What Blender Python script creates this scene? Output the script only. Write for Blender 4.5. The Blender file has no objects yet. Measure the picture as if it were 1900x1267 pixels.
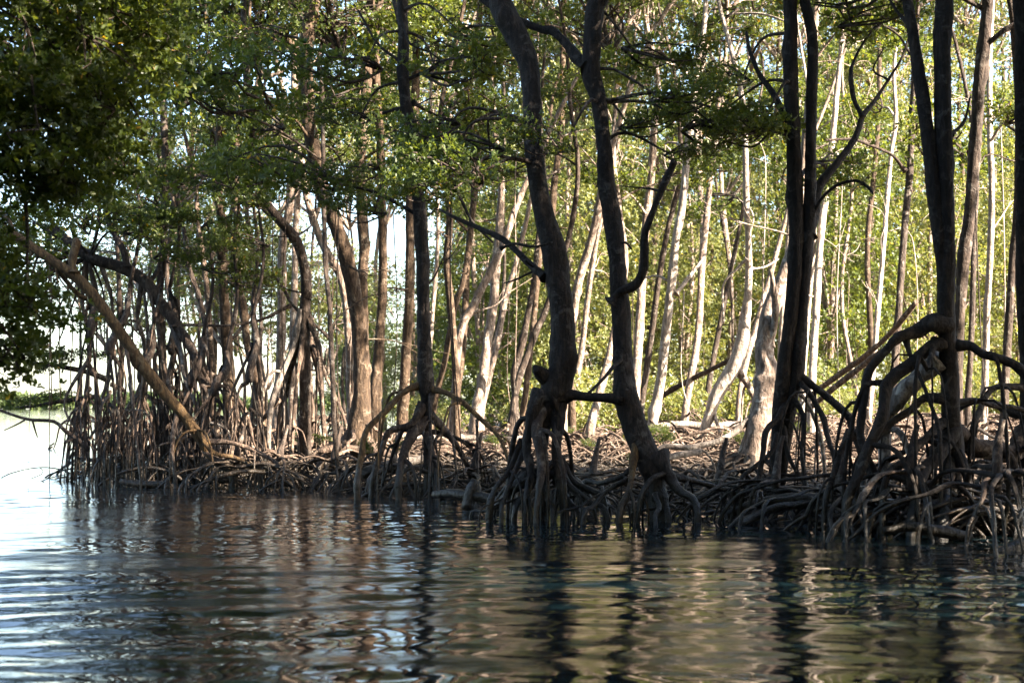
import bpy, math, random
import numpy as np
from mathutils import Vector

# ------------------------------------------------------------------ camera, sky, sun, exposure
sc = bpy.context.scene
F, HZ, CH = 2639.0, 755.0, 1.1          # focal length in photo pixels, horizon row, eye height above the water
cam_d = bpy.data.cameras.new('camera'); cam = bpy.data.objects.new('camera', cam_d)
sc.collection.objects.link(cam); sc.camera = cam
cam.location = (0, 0, CH); cam.rotation_euler = (math.radians(90), 0, 0)
cam_d.sensor_width = 36; cam_d.lens = F / 1900 * 36; cam_d.shift_y = 121.5 / 1900
cam_d.clip_start = 0.1; cam_d.clip_end = 20000
cam_d.dof.use_dof = True; cam_d.dof.focus_distance = 16.5; cam_d.dof.aperture_fstop = 3.5

SUN = Vector((0.74, -0.40, 0.50)).normalized()
elev = math.asin(SUN.z); az = math.atan2(SUN.x, SUN.y)
w = bpy.data.worlds.new('World'); sc.world = w; w.use_nodes = True
nt = w.node_tree; nt.nodes.clear()
sky = nt.nodes.new('ShaderNodeTexSky'); sky.sky_type = 'NISHITA'; sky.sun_disc = False
sky.sun_elevation = elev; sky.sun_rotation = az; sky.air_density = 1.0; sky.dust_density = 1.2; sky.ozone_density = 1.0
bg = nt.nodes.new('ShaderNodeBackground'); bg.inputs['Strength'].default_value = 0.068
wo = nt.nodes.new('ShaderNodeOutputWorld')
nt.links.new(sky.outputs[0], bg.inputs[0]); nt.links.new(bg.outputs[0], wo.inputs[0])
sl = bpy.data.lights.new('sun', 'SUN'); sl.energy = 5.0; sl.angle = math.radians(0.5); sl.color = (1.0, 0.87, 0.72)
so = bpy.data.objects.new('sun', sl); sc.collection.objects.link(so); so.location = (0, 0, 30)
so.rotation_euler = (-SUN).to_track_quat('-Z', 'Y').to_euler()
sc.view_settings.view_transform = 'Standard'; sc.view_settings.look = 'None'
sc.view_settings.exposure = 3.12; sc.view_settings.gamma = 1.0
sc.cycles.max_bounces = 7; sc.cycles.diffuse_bounces = 3; sc.cycles.glossy_bounces = 3
sc.cycles.transmission_bounces = 4; sc.cycles.caustics_reflective = False; sc.cycles.caustics_refractive = False
sc.cycles.use_denoising = True

rs = np.random.RandomState(7)
R = random.Random(11)

# ------------------------------------------------------------------ helpers
def P(px, py, Y):
    """the point of the place, Y metres ahead, that the photograph shows at (px, py)"""
    return np.array([(px - 950) / F * Y, Y, CH + (HZ - py) / F * Y])

def shore_y(x):
    return np.interp(x, [-40, -7, -6.3, -4.6, -3.2, -1.7, -.3, .6, 1.6, 2.1, 2.9, 3.6, 5, 12, 60], [26, 22.5, 21.6, 20.2, 19.6, 18.8, 17.6, 16.8, 16.2, 15.6, 14.2, 13.0, 11.0, 6.0, 2.0])
def shore_x(y):
    return np.interp(y, [18, 22, 30, 45, 80, 300, 900], [-6.6, -6.4, -5.6, -4.8, -5, -20, -80])
def gz(x, y):
    x = np.asarray(x, float); y = np.asarray(y, float)
    d = np.minimum(y - shore_y(x), x - shore_x(y))
    n = 0.05 * np.sin(x * 1.7 + 1.3 * np.sin(y * .9)) * np.sin(y * 1.3 + 1.1 * np.sin(x * .8)) + 0.02 * np.sin(x * 5.1 + y * 2.3) * np.sin(y * 4.3 - x * 1.9)
    z = np.interp(d, [-6, -1, 0, 2, 6, 14, 30, 400], [-1.2, -.35, -.13, -.03, .12, .42, .68, .95])
    return z + n * np.clip(d + 1.5, 0, 1)

def bm_mesh(name, V, Fc, mats, midx=None, tint=None, smooth=True, n=4):
    """V (k,3); Fc (m,4) quads (tri: last index -1)"""
    me = bpy.data.meshes.new(name)
    Fc = np.asarray(Fc, np.int32); V = np.asarray(V, np.float32)
    tri = Fc[:, 3] < 0
    cnt = np.where(tri, 3, 4).astype(np.int32)
    start = np.concatenate([[0], np.cumsum(cnt)[:-1]]).astype(np.int32)
    loops = Fc.reshape(-1); loops = loops[loops >= 0]
    me.vertices.add(len(V)); me.vertices.foreach_set('co', V.reshape(-1))
    me.loops.add(len(loops)); me.loops.foreach_set('vertex_index', loops)
    me.polygons.add(len(Fc)); me.polygons.foreach_set('loop_start', start); me.polygons.foreach_set('loop_total', cnt)
    if midx is not None: me.polygons.foreach_set('material_index', np.asarray(midx, np.int32))
    if smooth: me.polygons.foreach_set('use_smooth', np.ones(len(Fc), bool))
    me.update(calc_edges=True)
    if tint is not None:
        a = me.attributes.new('tint', 'FLOAT', 'FACE'); a.data.foreach_set('value', np.asarray(tint, np.float32))
    for m in mats: me.materials.append(m)
    me.validate()
    return me

def link(name, data, parent=None, loc=(0, 0, 0), rot=(0, 0, 0), scale=(1, 1, 1)):
    o = bpy.data.objects.new(name, data); sc.collection.objects.link(o)
    o.location = loc; o.rotation_euler = rot; o.scale = scale
    if parent is not None: o.parent = parent
    return o

def tag(o, label=None, cat=None, group=None, kind=None):
    if label: o['label'] = label
    if cat: o['category'] = cat
    if group: o['group'] = group
    if kind: o['kind'] = kind
    return o

def spline(p, step):
    """Catmull-Rom through the rows of p (xyz + radius), one sample about every step metres"""
    p = np.asarray(p, float)
    if len(p) < 2: return p
    q = np.vstack([2 * p[0] - p[1], p, 2 * p[-1] - p[-2]])
    out = []
    for i in range(1, len(q) - 2):
        L = np.linalg.norm(q[i + 1, :3] - q[i, :3]); m = max(2, int(math.ceil(L / step)))
        t = np.linspace(0, 1, m, endpoint=False)[:, None]
        a, b, c, d = q[i - 1], q[i], q[i + 1], q[i + 2]
        out.append(.5 * ((2 * b) + (c - a) * t + (2 * a - 5 * b + 4 * c - d) * t * t + (3 * b - a - 3 * c + d) * t ** 3))
    out.append(p[-1:])
    o = np.vstack(out); o[:, 3] = np.maximum(o[:, 3], .002)
    return o

class Tubes:
    def __init__(s): s.V, s.F, s.n = [], [], 0
    def add(s, path, sides=8, step=.12, rough=.08, rng=None, knots=0):
        rng = rng or rs
        p = spline(path, step); n = len(p); c, r = p[:, :3], p[:, 3].copy()
        if n < 2: return
        T = np.gradient(c, axis=0); T /= np.linalg.norm(T, axis=1)[:, None] + 1e-9
        ref = np.array([0, 1., 0]) if abs(T[0][1]) < .8 else np.array([1., 0, 0])
        U = np.zeros_like(c); u = ref - T[0] * ref.dot(T[0]); u /= np.linalg.norm(u)
        for i in range(n):
            u = u - T[i] * u.dot(T[i]); u /= np.linalg.norm(u) + 1e-9; U[i] = u
        W = np.cross(T, U)
        a = np.linspace(0, 2 * math.pi, sides, endpoint=False)
        ph = rng.rand(4) * 6.28; L = np.arange(n) * step
        k = 1 + rough * (np.sin(L[:, None] * 2.3 + ph[0] + a * 1) * .6 + .5 * np.sin(L[:, None] * 5.1 + ph[1] + 2 * a) + .35 * np.sin(L[:, None] * 11 + ph[2] + 3 * a))
        k += rough * .35 * rng.randn(n, sides)
        for _ in range(knots):
            i0, a0 = rng.randint(0, n), rng.rand() * 6.28
            k += (.22 + .2 * rng.rand()) * np.exp(-((np.arange(n)[:, None] - i0) * step / .09) ** 2) * np.clip(np.cos(a - a0), 0, 1) ** 2
        V = c[:, None, :] + (r[:, None] * k)[:, :, None] * (np.cos(a)[None, :, None] * U[:, None, :] + np.sin(a)[None, :, None] * W[:, None, :])
        V = V.reshape(-1, 3)
        i = np.arange(n - 1)[:, None] * sides; j = np.arange(sides)[None, :]; j2 = (j + 1) % sides
        q = np.stack([i + j, i + j2, i + sides + j2, i + sides + j], -1).reshape(-1, 4)
        V = np.vstack([V, c[:1], c[-1:]]); m = n * sides
        jj = np.arange(sides); jn = (jj + 1) % sides; neg = -np.ones(sides, int)
        c0 = np.stack([jn, jj, np.full(sides, m), neg], -1)
        c1 = np.stack([(n - 1) * sides + jj, (n - 1) * sides + jn, np.full(sides, m + 1), neg], -1)
        Fc = np.vstack([q, c0, c1]); Fc = np.where(Fc >= 0, Fc + s.n, -1)
        s.V.append(V); s.F.append(Fc); s.n += len(V)
    def mesh(s, name, mat):
        return bm_mesh(name, np.vstack(s.V), np.vstack(s.F), [mat])

def leaf_arrays(C, k, L, rng, up=.55):
    """a rosette of k leaves at every row of C: 6 vertices and 2 faces a leaf"""
    M = len(C)
    U = rng.randn(M, 3) * .75 + np.array([0, 0, up]); U /= np.linalg.norm(U, axis=1)[:, None]
    ref = rng.randn(M, 3); A = np.cross(U, ref); A /= np.linalg.norm(A, axis=1)[:, None]; B = np.cross(U, A)
    th = (np.arange(k)[None, :] * 2.4 + rng.rand(M)[:, None] * 6.28)
    rad = np.cos(th)[..., None] * A[:, None] + np.sin(th)[..., None] * B[:, None]
    ax = rad * .85 + U[:, None] * (.25 + .7 * rng.rand(M, k, 1)) + rng.randn(M, k, 3) * .15
    ax /= np.linalg.norm(ax, axis=2)[..., None]
    wd = np.cross(ax, np.broadcast_to(U[:, None], ax.shape) + rng.randn(M, k, 3) * .35); wd /= np.linalg.norm(wd, axis=2)[..., None]
    nn = np.cross(wd, ax)
    l = L * (.65 + .55 * rng.rand(M, k, 1)); p = C[:, None] + ax * l * .12
    w1, w2 = wd * l * .21, wd * l * .19
    v = np.stack([p, p + ax * l * .3 + w1 + nn * l * .05, p + ax * l * .72 + w2 + nn * l * .02, p + ax * l - nn * l * .07,
                  p + ax * l * .72 - w2 + nn * l * .02, p + ax * l * .3 - w1 + nn * l * .05], 2).reshape(-1, 3)
    N = M * k; b = np.arange(N)[:, None] * 6
    f = np.stack([b + np.array([0, 1, 2, 3]), b + np.array([0, 3, 4, 5])], 1).reshape(-1, 4)
    t = (.6 * rng.rand(M)[:, None] + .4 * rng.rand(M, k)).reshape(-1)
    t = np.where(rng.rand(N) < .006, 1.6, t)
    return v, f, np.repeat(t, 2)

def foliage(name, mats, blobs, sprays, ros, k, L, seed, root=None, srad=(.42, .42, .24), twig=.012, limb=.045, sides=5):
    """leaf sprays through the ellipsoids in blobs [(centre, radii)], on limbs and twigs growing from root"""
    rng = np.random.RandomState(seed); tb = Tubes(); cs = []
    for bc, br in blobs:
        bc, br = np.array(bc, float), np.array(br, float)
        m = max(1, int(sprays * (1 if len(blobs) == 1 else np.prod(br) ** .5 / max(np.prod(b[1]) ** .5 for b in blobs))))
        d = rng.randn(m, 3); d /= np.linalg.norm(d, axis=1)[:, None]
        S = bc + d * br * (rng.rand(m, 1) ** .45)
        cs.append(S)
        if root is not None:
            r0 = np.array(root, float); ends = bc + np.array([[math.cos(q), math.sin(q), rng.uniform(-.3, .8)] for q in rng.rand(5) * 6.28]) * br * .55
            samp = []
            for e in ends:
                mid = (r0 + e) / 2 + rng.randn(3) * .12 * np.linalg.norm(e - r0)
                path = [[*r0, limb], [*mid, limb * .7], [*e, limb * .35]]
                tb.add(path, sides, .25, .08, rng); samp.append(spline(path, .25))
            samp = np.vstack(samp)
            for s_ in S[:: max(1, len(S) // 60)]:
                a = samp[np.argmin(np.linalg.norm(samp[:, :3] - s_, axis=1) + rng.rand(len(samp)) * .15)]
                mid = (a[:3] + s_) / 2 + rng.randn(3) * .08
                tb.add([[*a[:3], min(a[3], twig * 1.5)], [*mid, twig], [*s_, twig * .5]], 3, .3, .05, rng)
    S = np.vstack(cs); sc_ = rng.uniform(.6, 1.3, (len(S), 1, 1))
    C = (S[:, None] + rng.randn(len(S), ros, 3) * np.array(srad) * .62 * sc_).reshape(-1, 3)
    v, f, t = leaf_arrays(C, k, L, rng)
    if tb.n:
        tv, tf = np.vstack(tb.V), np.vstack(tb.F)
        V = np.vstack([tv, v]); Fc = np.vstack([tf, f + len(tv)])
        mi = np.concatenate([np.ones(len(tf)), np.zeros(len(f))]); tt = np.concatenate([np.zeros(len(tf)), t])
    else: V, Fc, mi, tt = v, f, np.zeros(len(f)), t
    return bm_mesh(name, V, Fc, mats, mi, tt, smooth=False)

# ------------------------------------------------------------------ materials
def mat(name):
    m = bpy.data.materials.new(name); m.use_nodes = True; n = m.node_tree; n.nodes.clear()
    o = n.nodes.new('ShaderNodeOutputMaterial'); b = n.nodes.new('ShaderNodeBsdfPrincipled'); n.links.new(b.outputs[0], o.inputs[0])
    return m, n, b, o
def noise(n, vec, scale, detail=4, rough=.6, dist=0):
    t = n.nodes.new('ShaderNodeTexNoise'); t.inputs['Scale'].default_value = scale; t.inputs['Detail'].default_value = detail
    t.inputs['Roughness'].default_value = rough; t.inputs['Distortion'].default_value = dist
    if vec: n.links.new(vec, t.inputs['Vector'])
    return t.outputs[0]
def ramp(n, fac, stops):
    r = n.nodes.new('ShaderNodeValToRGB'); e = r.color_ramp.elements
    e[0].position, e[0].color = stops[0][0], (*stops[0][1], 1); e[1].position, e[1].color = stops[-1][0], (*stops[-1][1], 1)
    for p_, c in stops[1:-1]:
        x = e.new(p_); x.color = (*c, 1)
    n.links.new(fac, r.inputs[0]); return r.outputs[0]
def mix(n, fac, a, b, mode='MIX'):
    x = n.nodes.new('ShaderNodeMix'); x.data_type = 'RGBA'; x.blend_type = mode
    for s, v in ((0, fac), (6, a), (7, b)):
        if isinstance(v, (int, float)): x.inputs[s].default_value = v
        elif isinstance(v, tuple): x.inputs[s].default_value = (*v, 1)
        else: n.links.new(v, x.inputs[s])
    return x.outputs[2]
def world_pos(n, s=(1, 1, 1)):
    g = n.nodes.new('ShaderNodeNewGeometry'); m = n.nodes.new('ShaderNodeMapping'); m.inputs['Scale'].default_value = s
    n.links.new(g.outputs['Position'], m.inputs[0]); return m.outputs[0]
def bump(n, b, h, strength, dist):
    x = n.nodes.new('ShaderNodeBump'); x.inputs['Strength'].default_value = strength; x.inputs['Distance'].default_value = dist
    n.links.new(h, x.inputs['Height']); n.links.new(x.outputs[0], b.inputs['Normal'])

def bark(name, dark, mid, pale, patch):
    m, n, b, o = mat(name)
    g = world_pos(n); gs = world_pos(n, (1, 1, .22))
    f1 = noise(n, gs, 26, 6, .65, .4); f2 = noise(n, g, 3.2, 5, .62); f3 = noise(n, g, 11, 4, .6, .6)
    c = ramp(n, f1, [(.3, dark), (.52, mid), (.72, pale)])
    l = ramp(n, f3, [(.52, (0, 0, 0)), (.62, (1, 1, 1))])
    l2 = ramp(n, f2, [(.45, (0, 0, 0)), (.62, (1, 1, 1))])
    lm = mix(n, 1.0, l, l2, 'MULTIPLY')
    c = mix(n, lm, c, patch)
    gp = n.nodes.new('ShaderNodeNewGeometry'); sx = n.nodes.new('ShaderNodeSeparateXYZ'); n.links.new(gp.outputs['Position'], sx.inputs[0])
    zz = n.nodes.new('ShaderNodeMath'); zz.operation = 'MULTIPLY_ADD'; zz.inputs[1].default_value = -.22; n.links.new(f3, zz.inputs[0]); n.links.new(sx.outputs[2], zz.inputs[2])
    wet = ramp(n, zz.outputs[0], [(.20, (1, 1, 1)), (.34, (0, 0, 0))])       # the tide's wet, algae-blackened band, raised to paint shade on near roots
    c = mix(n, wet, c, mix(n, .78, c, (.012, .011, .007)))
    n.links.new(c, b.inputs['Base Color']); b.inputs['Specular IOR Level'].default_value = .3
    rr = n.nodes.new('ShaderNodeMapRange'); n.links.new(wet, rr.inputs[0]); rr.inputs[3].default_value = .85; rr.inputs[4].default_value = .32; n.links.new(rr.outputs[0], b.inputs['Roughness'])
    s = n.nodes.new('ShaderNodeMath'); s.operation = 'ADD'; n.links.new(f1, s.inputs[0]); n.links.new(f3, s.inputs[1])
    bump(n, b, s.outputs[0], .9, .03)
    return m
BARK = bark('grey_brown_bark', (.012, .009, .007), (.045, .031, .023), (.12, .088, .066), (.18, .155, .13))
SHADEBARK = bark('shade_blackened_bark', (.005, .004, .003), (.016, .011, .008), (.045, .032, .023), (.070, .060, .050))  # bark blackened to paint shade onto the near trees
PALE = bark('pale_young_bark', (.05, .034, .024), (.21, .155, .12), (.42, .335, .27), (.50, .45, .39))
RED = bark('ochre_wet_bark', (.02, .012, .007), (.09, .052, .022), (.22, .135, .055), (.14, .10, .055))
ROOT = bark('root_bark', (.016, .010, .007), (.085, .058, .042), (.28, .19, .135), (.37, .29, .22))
WHITE = bark('sunlit_white_bark', (.12, .09, .07), (.34, .28, .23), (.52, .45, .38), (.58, .53, .47))  # bark whitened to paint in sunlight that misses these trunks
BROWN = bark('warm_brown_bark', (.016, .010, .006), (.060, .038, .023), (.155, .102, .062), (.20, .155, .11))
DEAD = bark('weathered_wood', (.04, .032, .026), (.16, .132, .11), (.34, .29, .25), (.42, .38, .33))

def leafmat(name, cols, tr, trf):
    m, n, b, o = mat(name)
    a = n.nodes.new('ShaderNodeAttribute'); a.attribute_name = 'tint'
    sm = n.nodes.new('ShaderNodeMath'); sm.operation = 'MULTIPLY'; sm.inputs[1].default_value = .6; n.links.new(a.outputs['Fac'], sm.inputs[0])
    c = ramp(n, sm.outputs[0], cols)
    c = mix(n, ramp(n, noise(n, world_pos(n), .45, 2), [(.4, (0, 0, 0)), (.62, (.6, .6, .6))]), c, mix(n, .5, c, (.10, .12, .02)))
    n.links.new(c, b.inputs['Base Color']); b.inputs['Roughness'].default_value = .42; b.inputs['Specular IOR Level'].default_value = .45
    t = n.nodes.new('ShaderNodeBsdfTranslucent'); n.links.new(mix(n, 1.0, c, tr, 'MULTIPLY'), t.inputs[0])
    x = n.nodes.new('ShaderNodeMixShader'); x.inputs[0].default_value = trf
    n.links.new(b.outputs[0], x.inputs[1]); n.links.new(t.outputs[0], x.inputs[2]); n.links.new(x.outputs[0], o.inputs[0])
    return m
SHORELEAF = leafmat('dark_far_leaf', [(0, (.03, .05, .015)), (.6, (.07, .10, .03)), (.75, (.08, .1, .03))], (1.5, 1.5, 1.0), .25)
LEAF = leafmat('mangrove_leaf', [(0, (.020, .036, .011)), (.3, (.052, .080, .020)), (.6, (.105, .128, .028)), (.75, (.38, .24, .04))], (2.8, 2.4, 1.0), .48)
FARLEAF = leafmat('sunlit_leaf', [(0, (.082, .108, .030)), (.3, (.15, .168, .056)), (.6, (.25, .245, .10)), (.75, (.42, .32, .07))], (2.2, 2.0, 1.1), .4)  # leaf colour lightened to paint sunlight on the far foliage

def water_mat():
    m, n, b, o = mat('river_water')
    b.inputs['Base Color'].default_value = (.003, .008, .010, 1); b.inputs['Roughness'].default_value = .012; b.inputs['IOR'].default_value = 1.33
    b.inputs['Specular IOR Level'].default_value = .5
    g = world_pos(n, (1, 1.5, 1)); g2 = world_pos(n, (.16, .42, 1))
    patch = ramp(n, noise(n, g2, 1.0, 3, .55, .8), [(.46, (.10, .10, .10)), (.64, (1, 1, 1))])
    fine = noise(n, world_pos(n, (.5, 1.4, 1)), 17, 4, .6, .4); mid = noise(n, world_pos(n, (.55, 1.5, 1)), 4.0, 2, .5, .6)
    h = mix(n, 1.0, fine, patch, 'MULTIPLY')
    s = n.nodes.new('ShaderNodeMath'); s.operation = 'MULTIPLY_ADD'; s.inputs[1].default_value = .35
    n.links.new(mid, s.inputs[0]); n.links.new(h, s.inputs[2])
    bump(n, b, s.outputs[0], 1.0, .0042)
    return m
WATER = water_mat()

def ground_mat():
    m, n, b, o = mat('leaf_litter_mud')
    g = world_pos(n)
    c = ramp(n, noise(n, g, 9, 6, .7), [(.32, (.02, .015, .010)), (.5, (.07, .05, .034)), (.66, (.18, .13, .09))])
    v = n.nodes.new('ShaderNodeTexVoronoi'); v.inputs['Scale'].default_value = 14; n.links.new(g, v.inputs['Vector'])
    lit = ramp(n, v.outputs['Color'], [(.55, (0, 0, 0)), (.6, (1, 1, 1))])
    c = mix(n, lit, c, mix(n, .3, c, (.30, .20, .11)))
    n.links.new(c, b.inputs['Base Color']); b.inputs['Roughness'].default_value = .8
    bump(n, b, noise(n, g, 16, 5, .7), .8, .06)
    return m
GROUND = ground_mat()

# ------------------------------------------------------------------ the setting: water, ground
def grid(name, xs, ys, zf, m):
    X, Y = np.meshgrid(xs, ys); Z = zf(X, Y); nx, ny = len(xs), len(ys)
    V = np.stack([X, Y, Z], -1).reshape(-1, 3)
    i = np.arange(ny - 1)[:, None] * nx; j = np.arange(nx - 1)[None, :]
    q = np.stack([i + j, i + j + 1, i + nx + j + 1, i + nx + j], -1).reshape(-1, 4)
    return bm_mesh(name, V, q, [m])
def waves(X, Y):
    rng = np.random.RandomState(3); Z = np.zeros_like(X)
    for i in range(26):
        lam = (.17 + .025 * i if i < 6 else .27 * 1.115 ** (i - 6)) * rng.uniform(.94, 1.06); ang = rng.normal(.10, .24) if i % 4 else rng.normal(-.5, .2)
        kx, ky = math.sin(ang) * 6.283 / lam, math.cos(ang) * 6.283 / lam
        slope = .009 if i < 6 else .0135 if lam < .8 else .006
        env = .5 + .5 * np.sin(X * rng.uniform(.5, 1.6) / max(lam, .6) + rng.rand() * 6.28 + Y * rng.uniform(-.5, .5))
        ph = kx * X + ky * Y + rng.rand() * 6.28 + 1.3 * np.sin(X * (1.1 + .1 * i) + Y * .5 + i) + .8 * np.sin(X * .37 - Y * .8 + 2 * i)
        Z += slope * lam / 6.283 * (np.sin(ph) + .3 * np.cos(2 * ph)) * (.3 + 1.2 * env)
    pm = np.sin(X * .9 + 1.7 * np.sin(Y * .55 + 1)) * np.sin(Y * 1.15 + 1.3 * np.sin(X * .6)) + .5 * np.sin(X * 2.3 - Y * 1.1) + .35
    pm = np.clip(pm, 0, 1) * np.clip((14 - Y) / 5, 0, 1)         # wind-ruffled patches of short chop
    for i in range(12):
        lam = .085 + .012 * i; ang = rng.normal(.1, .5)
        Z += .020 * pm * lam / 6.283 * np.sin((math.sin(ang) * X + math.cos(ang) * Y) * 6.283 / lam + rng.rand() * 6.28 + 2.0 * np.sin(X * 1.9 + i) + 1.5 * np.sin(Y * 1.3 + 2 * i))
    cx, cy = 1.5, 4.2                                           # the boat's wake: rings widening towards the bank
    d = np.hypot((X - cx) * .55, Y - cy)
    Z += .0065 * np.sin(d * 6.283 / .42) * np.exp(-((d - 4.6) / 1.3) ** 2)
    return Z * np.clip((60 - Y) / 30, 0, 1) * np.clip((20 - np.abs(X)) / 6, 0, 1)
ys = [2.5]
while ys[-1] < 60: ys.append(ys[-1] + max(.022, .0022 * ys[-1] ** 1.15 * .9))
ys = np.array([-60, -20, -5, 0] + ys + [65, 75, 95, 130, 200, 400, 900, 2000, 5000, 9000])
xs = np.concatenate([[-6000, -1500, -400, -100, -40, -24], np.arange(-14, 14.01, .045), [24, 40, 100, 400, 1500, 6000]])
tag(link('water', grid('water', xs, ys, waves, WATER)), kind='structure')
gx = np.concatenate([[-6000, -1000, -300, -100, -40, -20], np.arange(-12, 30, .25), [35, 50, 100, 300, 1000, 6000]])
gy = np.concatenate([[-60, -20, 0], np.arange(4, 60, .25), [65, 80, 110, 160, 300, 600, 1500, 4000, 9000]])
tag(link('ground', grid('ground', gx, gy, gz, GROUND)), kind='structure')

# ------------------------------------------------------------------ shared foliage and root meshes
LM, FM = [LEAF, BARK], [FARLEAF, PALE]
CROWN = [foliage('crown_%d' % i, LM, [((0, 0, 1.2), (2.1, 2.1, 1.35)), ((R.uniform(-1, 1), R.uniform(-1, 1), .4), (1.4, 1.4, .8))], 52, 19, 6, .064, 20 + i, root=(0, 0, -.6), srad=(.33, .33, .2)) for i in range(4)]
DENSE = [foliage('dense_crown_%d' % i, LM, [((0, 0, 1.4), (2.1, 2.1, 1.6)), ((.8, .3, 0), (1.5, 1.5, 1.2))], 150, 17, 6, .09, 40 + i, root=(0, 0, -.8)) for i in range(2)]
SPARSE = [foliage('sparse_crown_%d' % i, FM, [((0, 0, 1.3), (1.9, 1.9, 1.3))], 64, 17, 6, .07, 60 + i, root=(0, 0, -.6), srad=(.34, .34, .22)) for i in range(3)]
BOUGH = [foliage('bough_%d' % i, LM, [((.55, 0, .05), (.8, .65, .28))], 15, 18, 6, .062, 80 + i, root=(-.2, 0, 0), srad=(.26, .26, .13), limb=.02, twig=.008) for i in range(4)]
MIDLEAF = leafmat('shade_toned_leaf', [(0, (.035, .058, .014)), (.3, (.075, .105, .024)), (.6, (.13, .155, .036)), (.75, (.40, .28, .05))], (2.4, 2.1, 1.0), .4)  # darker leaf copy that paints shaded depth into the thicket
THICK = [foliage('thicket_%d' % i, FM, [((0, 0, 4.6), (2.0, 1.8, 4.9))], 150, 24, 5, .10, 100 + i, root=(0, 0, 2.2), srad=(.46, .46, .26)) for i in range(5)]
SHADETHICK = [m.copy() for m in THICK]
for m in SHADETHICK: m.materials[0] = MIDLEAF
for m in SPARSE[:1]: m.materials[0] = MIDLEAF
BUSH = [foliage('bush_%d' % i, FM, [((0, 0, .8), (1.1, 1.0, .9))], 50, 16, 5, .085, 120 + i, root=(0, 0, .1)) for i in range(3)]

def root_lib(i, stilt):
    rng = np.random.RandomState(200 + i + 50 * stilt); tb = Tubes()
    if stilt:   # nearly upright, hanging to the water: unit height, xy in metres
        a, b, c = rng.uniform(.05, .2), rng.uniform(.15, .35), rng.uniform(.2, .55)
        p = [[0, 0, 0, .026], [a, .08 * rng.randn(), -.08, .020], [b, .13 * rng.randn(), -.4, .017], [(b + c) / 2, .13 * rng.randn(), -.72, .016], [c, .09 * rng.randn(), -1.08, .012]]
        tb.add(p, 6, .07, .2, rng, knots=3)
        for _ in range(rng.randint(1, 4)):
            t = rng.uniform(.35, .6); q = np.array([b, 0, -t]); s_ = rng.uniform(-.3, .3)
            tb.add([[*q, .015], [q[0] + .1, s_ * .5, -t - .12, .013], [q[0] + .18, s_, -1.08, .010]], 5, .1, .1, rng)
    else:       # an arch: leaves the trunk almost level, bends down
        e = rng.uniform(-.18, .18); s_ = rng.uniform(-.1, .12)
        j = rng.randn(8) * .035
        p = [[0, 0, 0, .050], [.12, 0, .01, .036], [.28, e * .3 + j[0], .02 + s_ * .5 + j[1], .030], [.45, e * .7 + j[2], -.03 + s_ + j[3], .027], [.64, e + j[4], -.16 + s_, .024], [.80, e * 1.2 + j[5], -.40 + j[6], .021], [.92, e * 1.3 + j[7], -.7, .018], [1.02 + 2 * j[1], e * 1.2, -1.06, .013]]
        tb.add(p, 7, .06, .18, rng, knots=4)
        for _ in range(rng.randint(1, 4)):
            t = rng.uniform(.5, .9); y2 = rng.uniform(-.35, .35); z0 = -.14 - .38 * max(0, (t - .6) / .28)
            tb.add([[t, e * 1.05, z0 + .02, .022], [t + .12, e + y2 * .5, z0 - .1, .018], [t + .2, e + y2, -1.06, .012]], 5, .09, .1, rng)
    return tb.mesh('stilt_root' if stilt else 'prop_root', (SHADEBARK if i % 3 == 0 else BARK if i % 3 == 1 else ROOT) if stilt else ROOT)  # stilt colours alternate, painting some roots shaded and some sunlit
ARCH = [root_lib(i, 0) for i in range(14)]
SHADEARCH = [m.copy() for m in ARCH]
for m in SHADEARCH: m.materials[0] = SHADEBARK  # prop roots recoloured near black, shade painted on the closer trees
STILT = [root_lib(i, 1) for i in range(12)]

# ------------------------------------------------------------------ trees
def wander(Y, a, ph):
    return lambda z: Y + a * math.sin(z * .55 + ph) - a * math.sin(ph)
def to3d(path, Yf, k=1.0):
    out = []
    for px, py, wd in path:
        Y = Yf(CH + (HZ - py) / F * Yf(0)); q = P(px, py, Y); out.append([*q, wd / 2 / F * Y * k])
    return np.array(out)

def near_Y(stem, px, py):
    pj = np.stack([950 + stem[:, 0] / stem[:, 1] * F, HZ - (stem[:, 2] - CH) / stem[:, 1] * F], 1)
    return stem[np.argmin(np.hypot(pj[:, 0] - px, pj[:, 1] - py)), 1]

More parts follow.
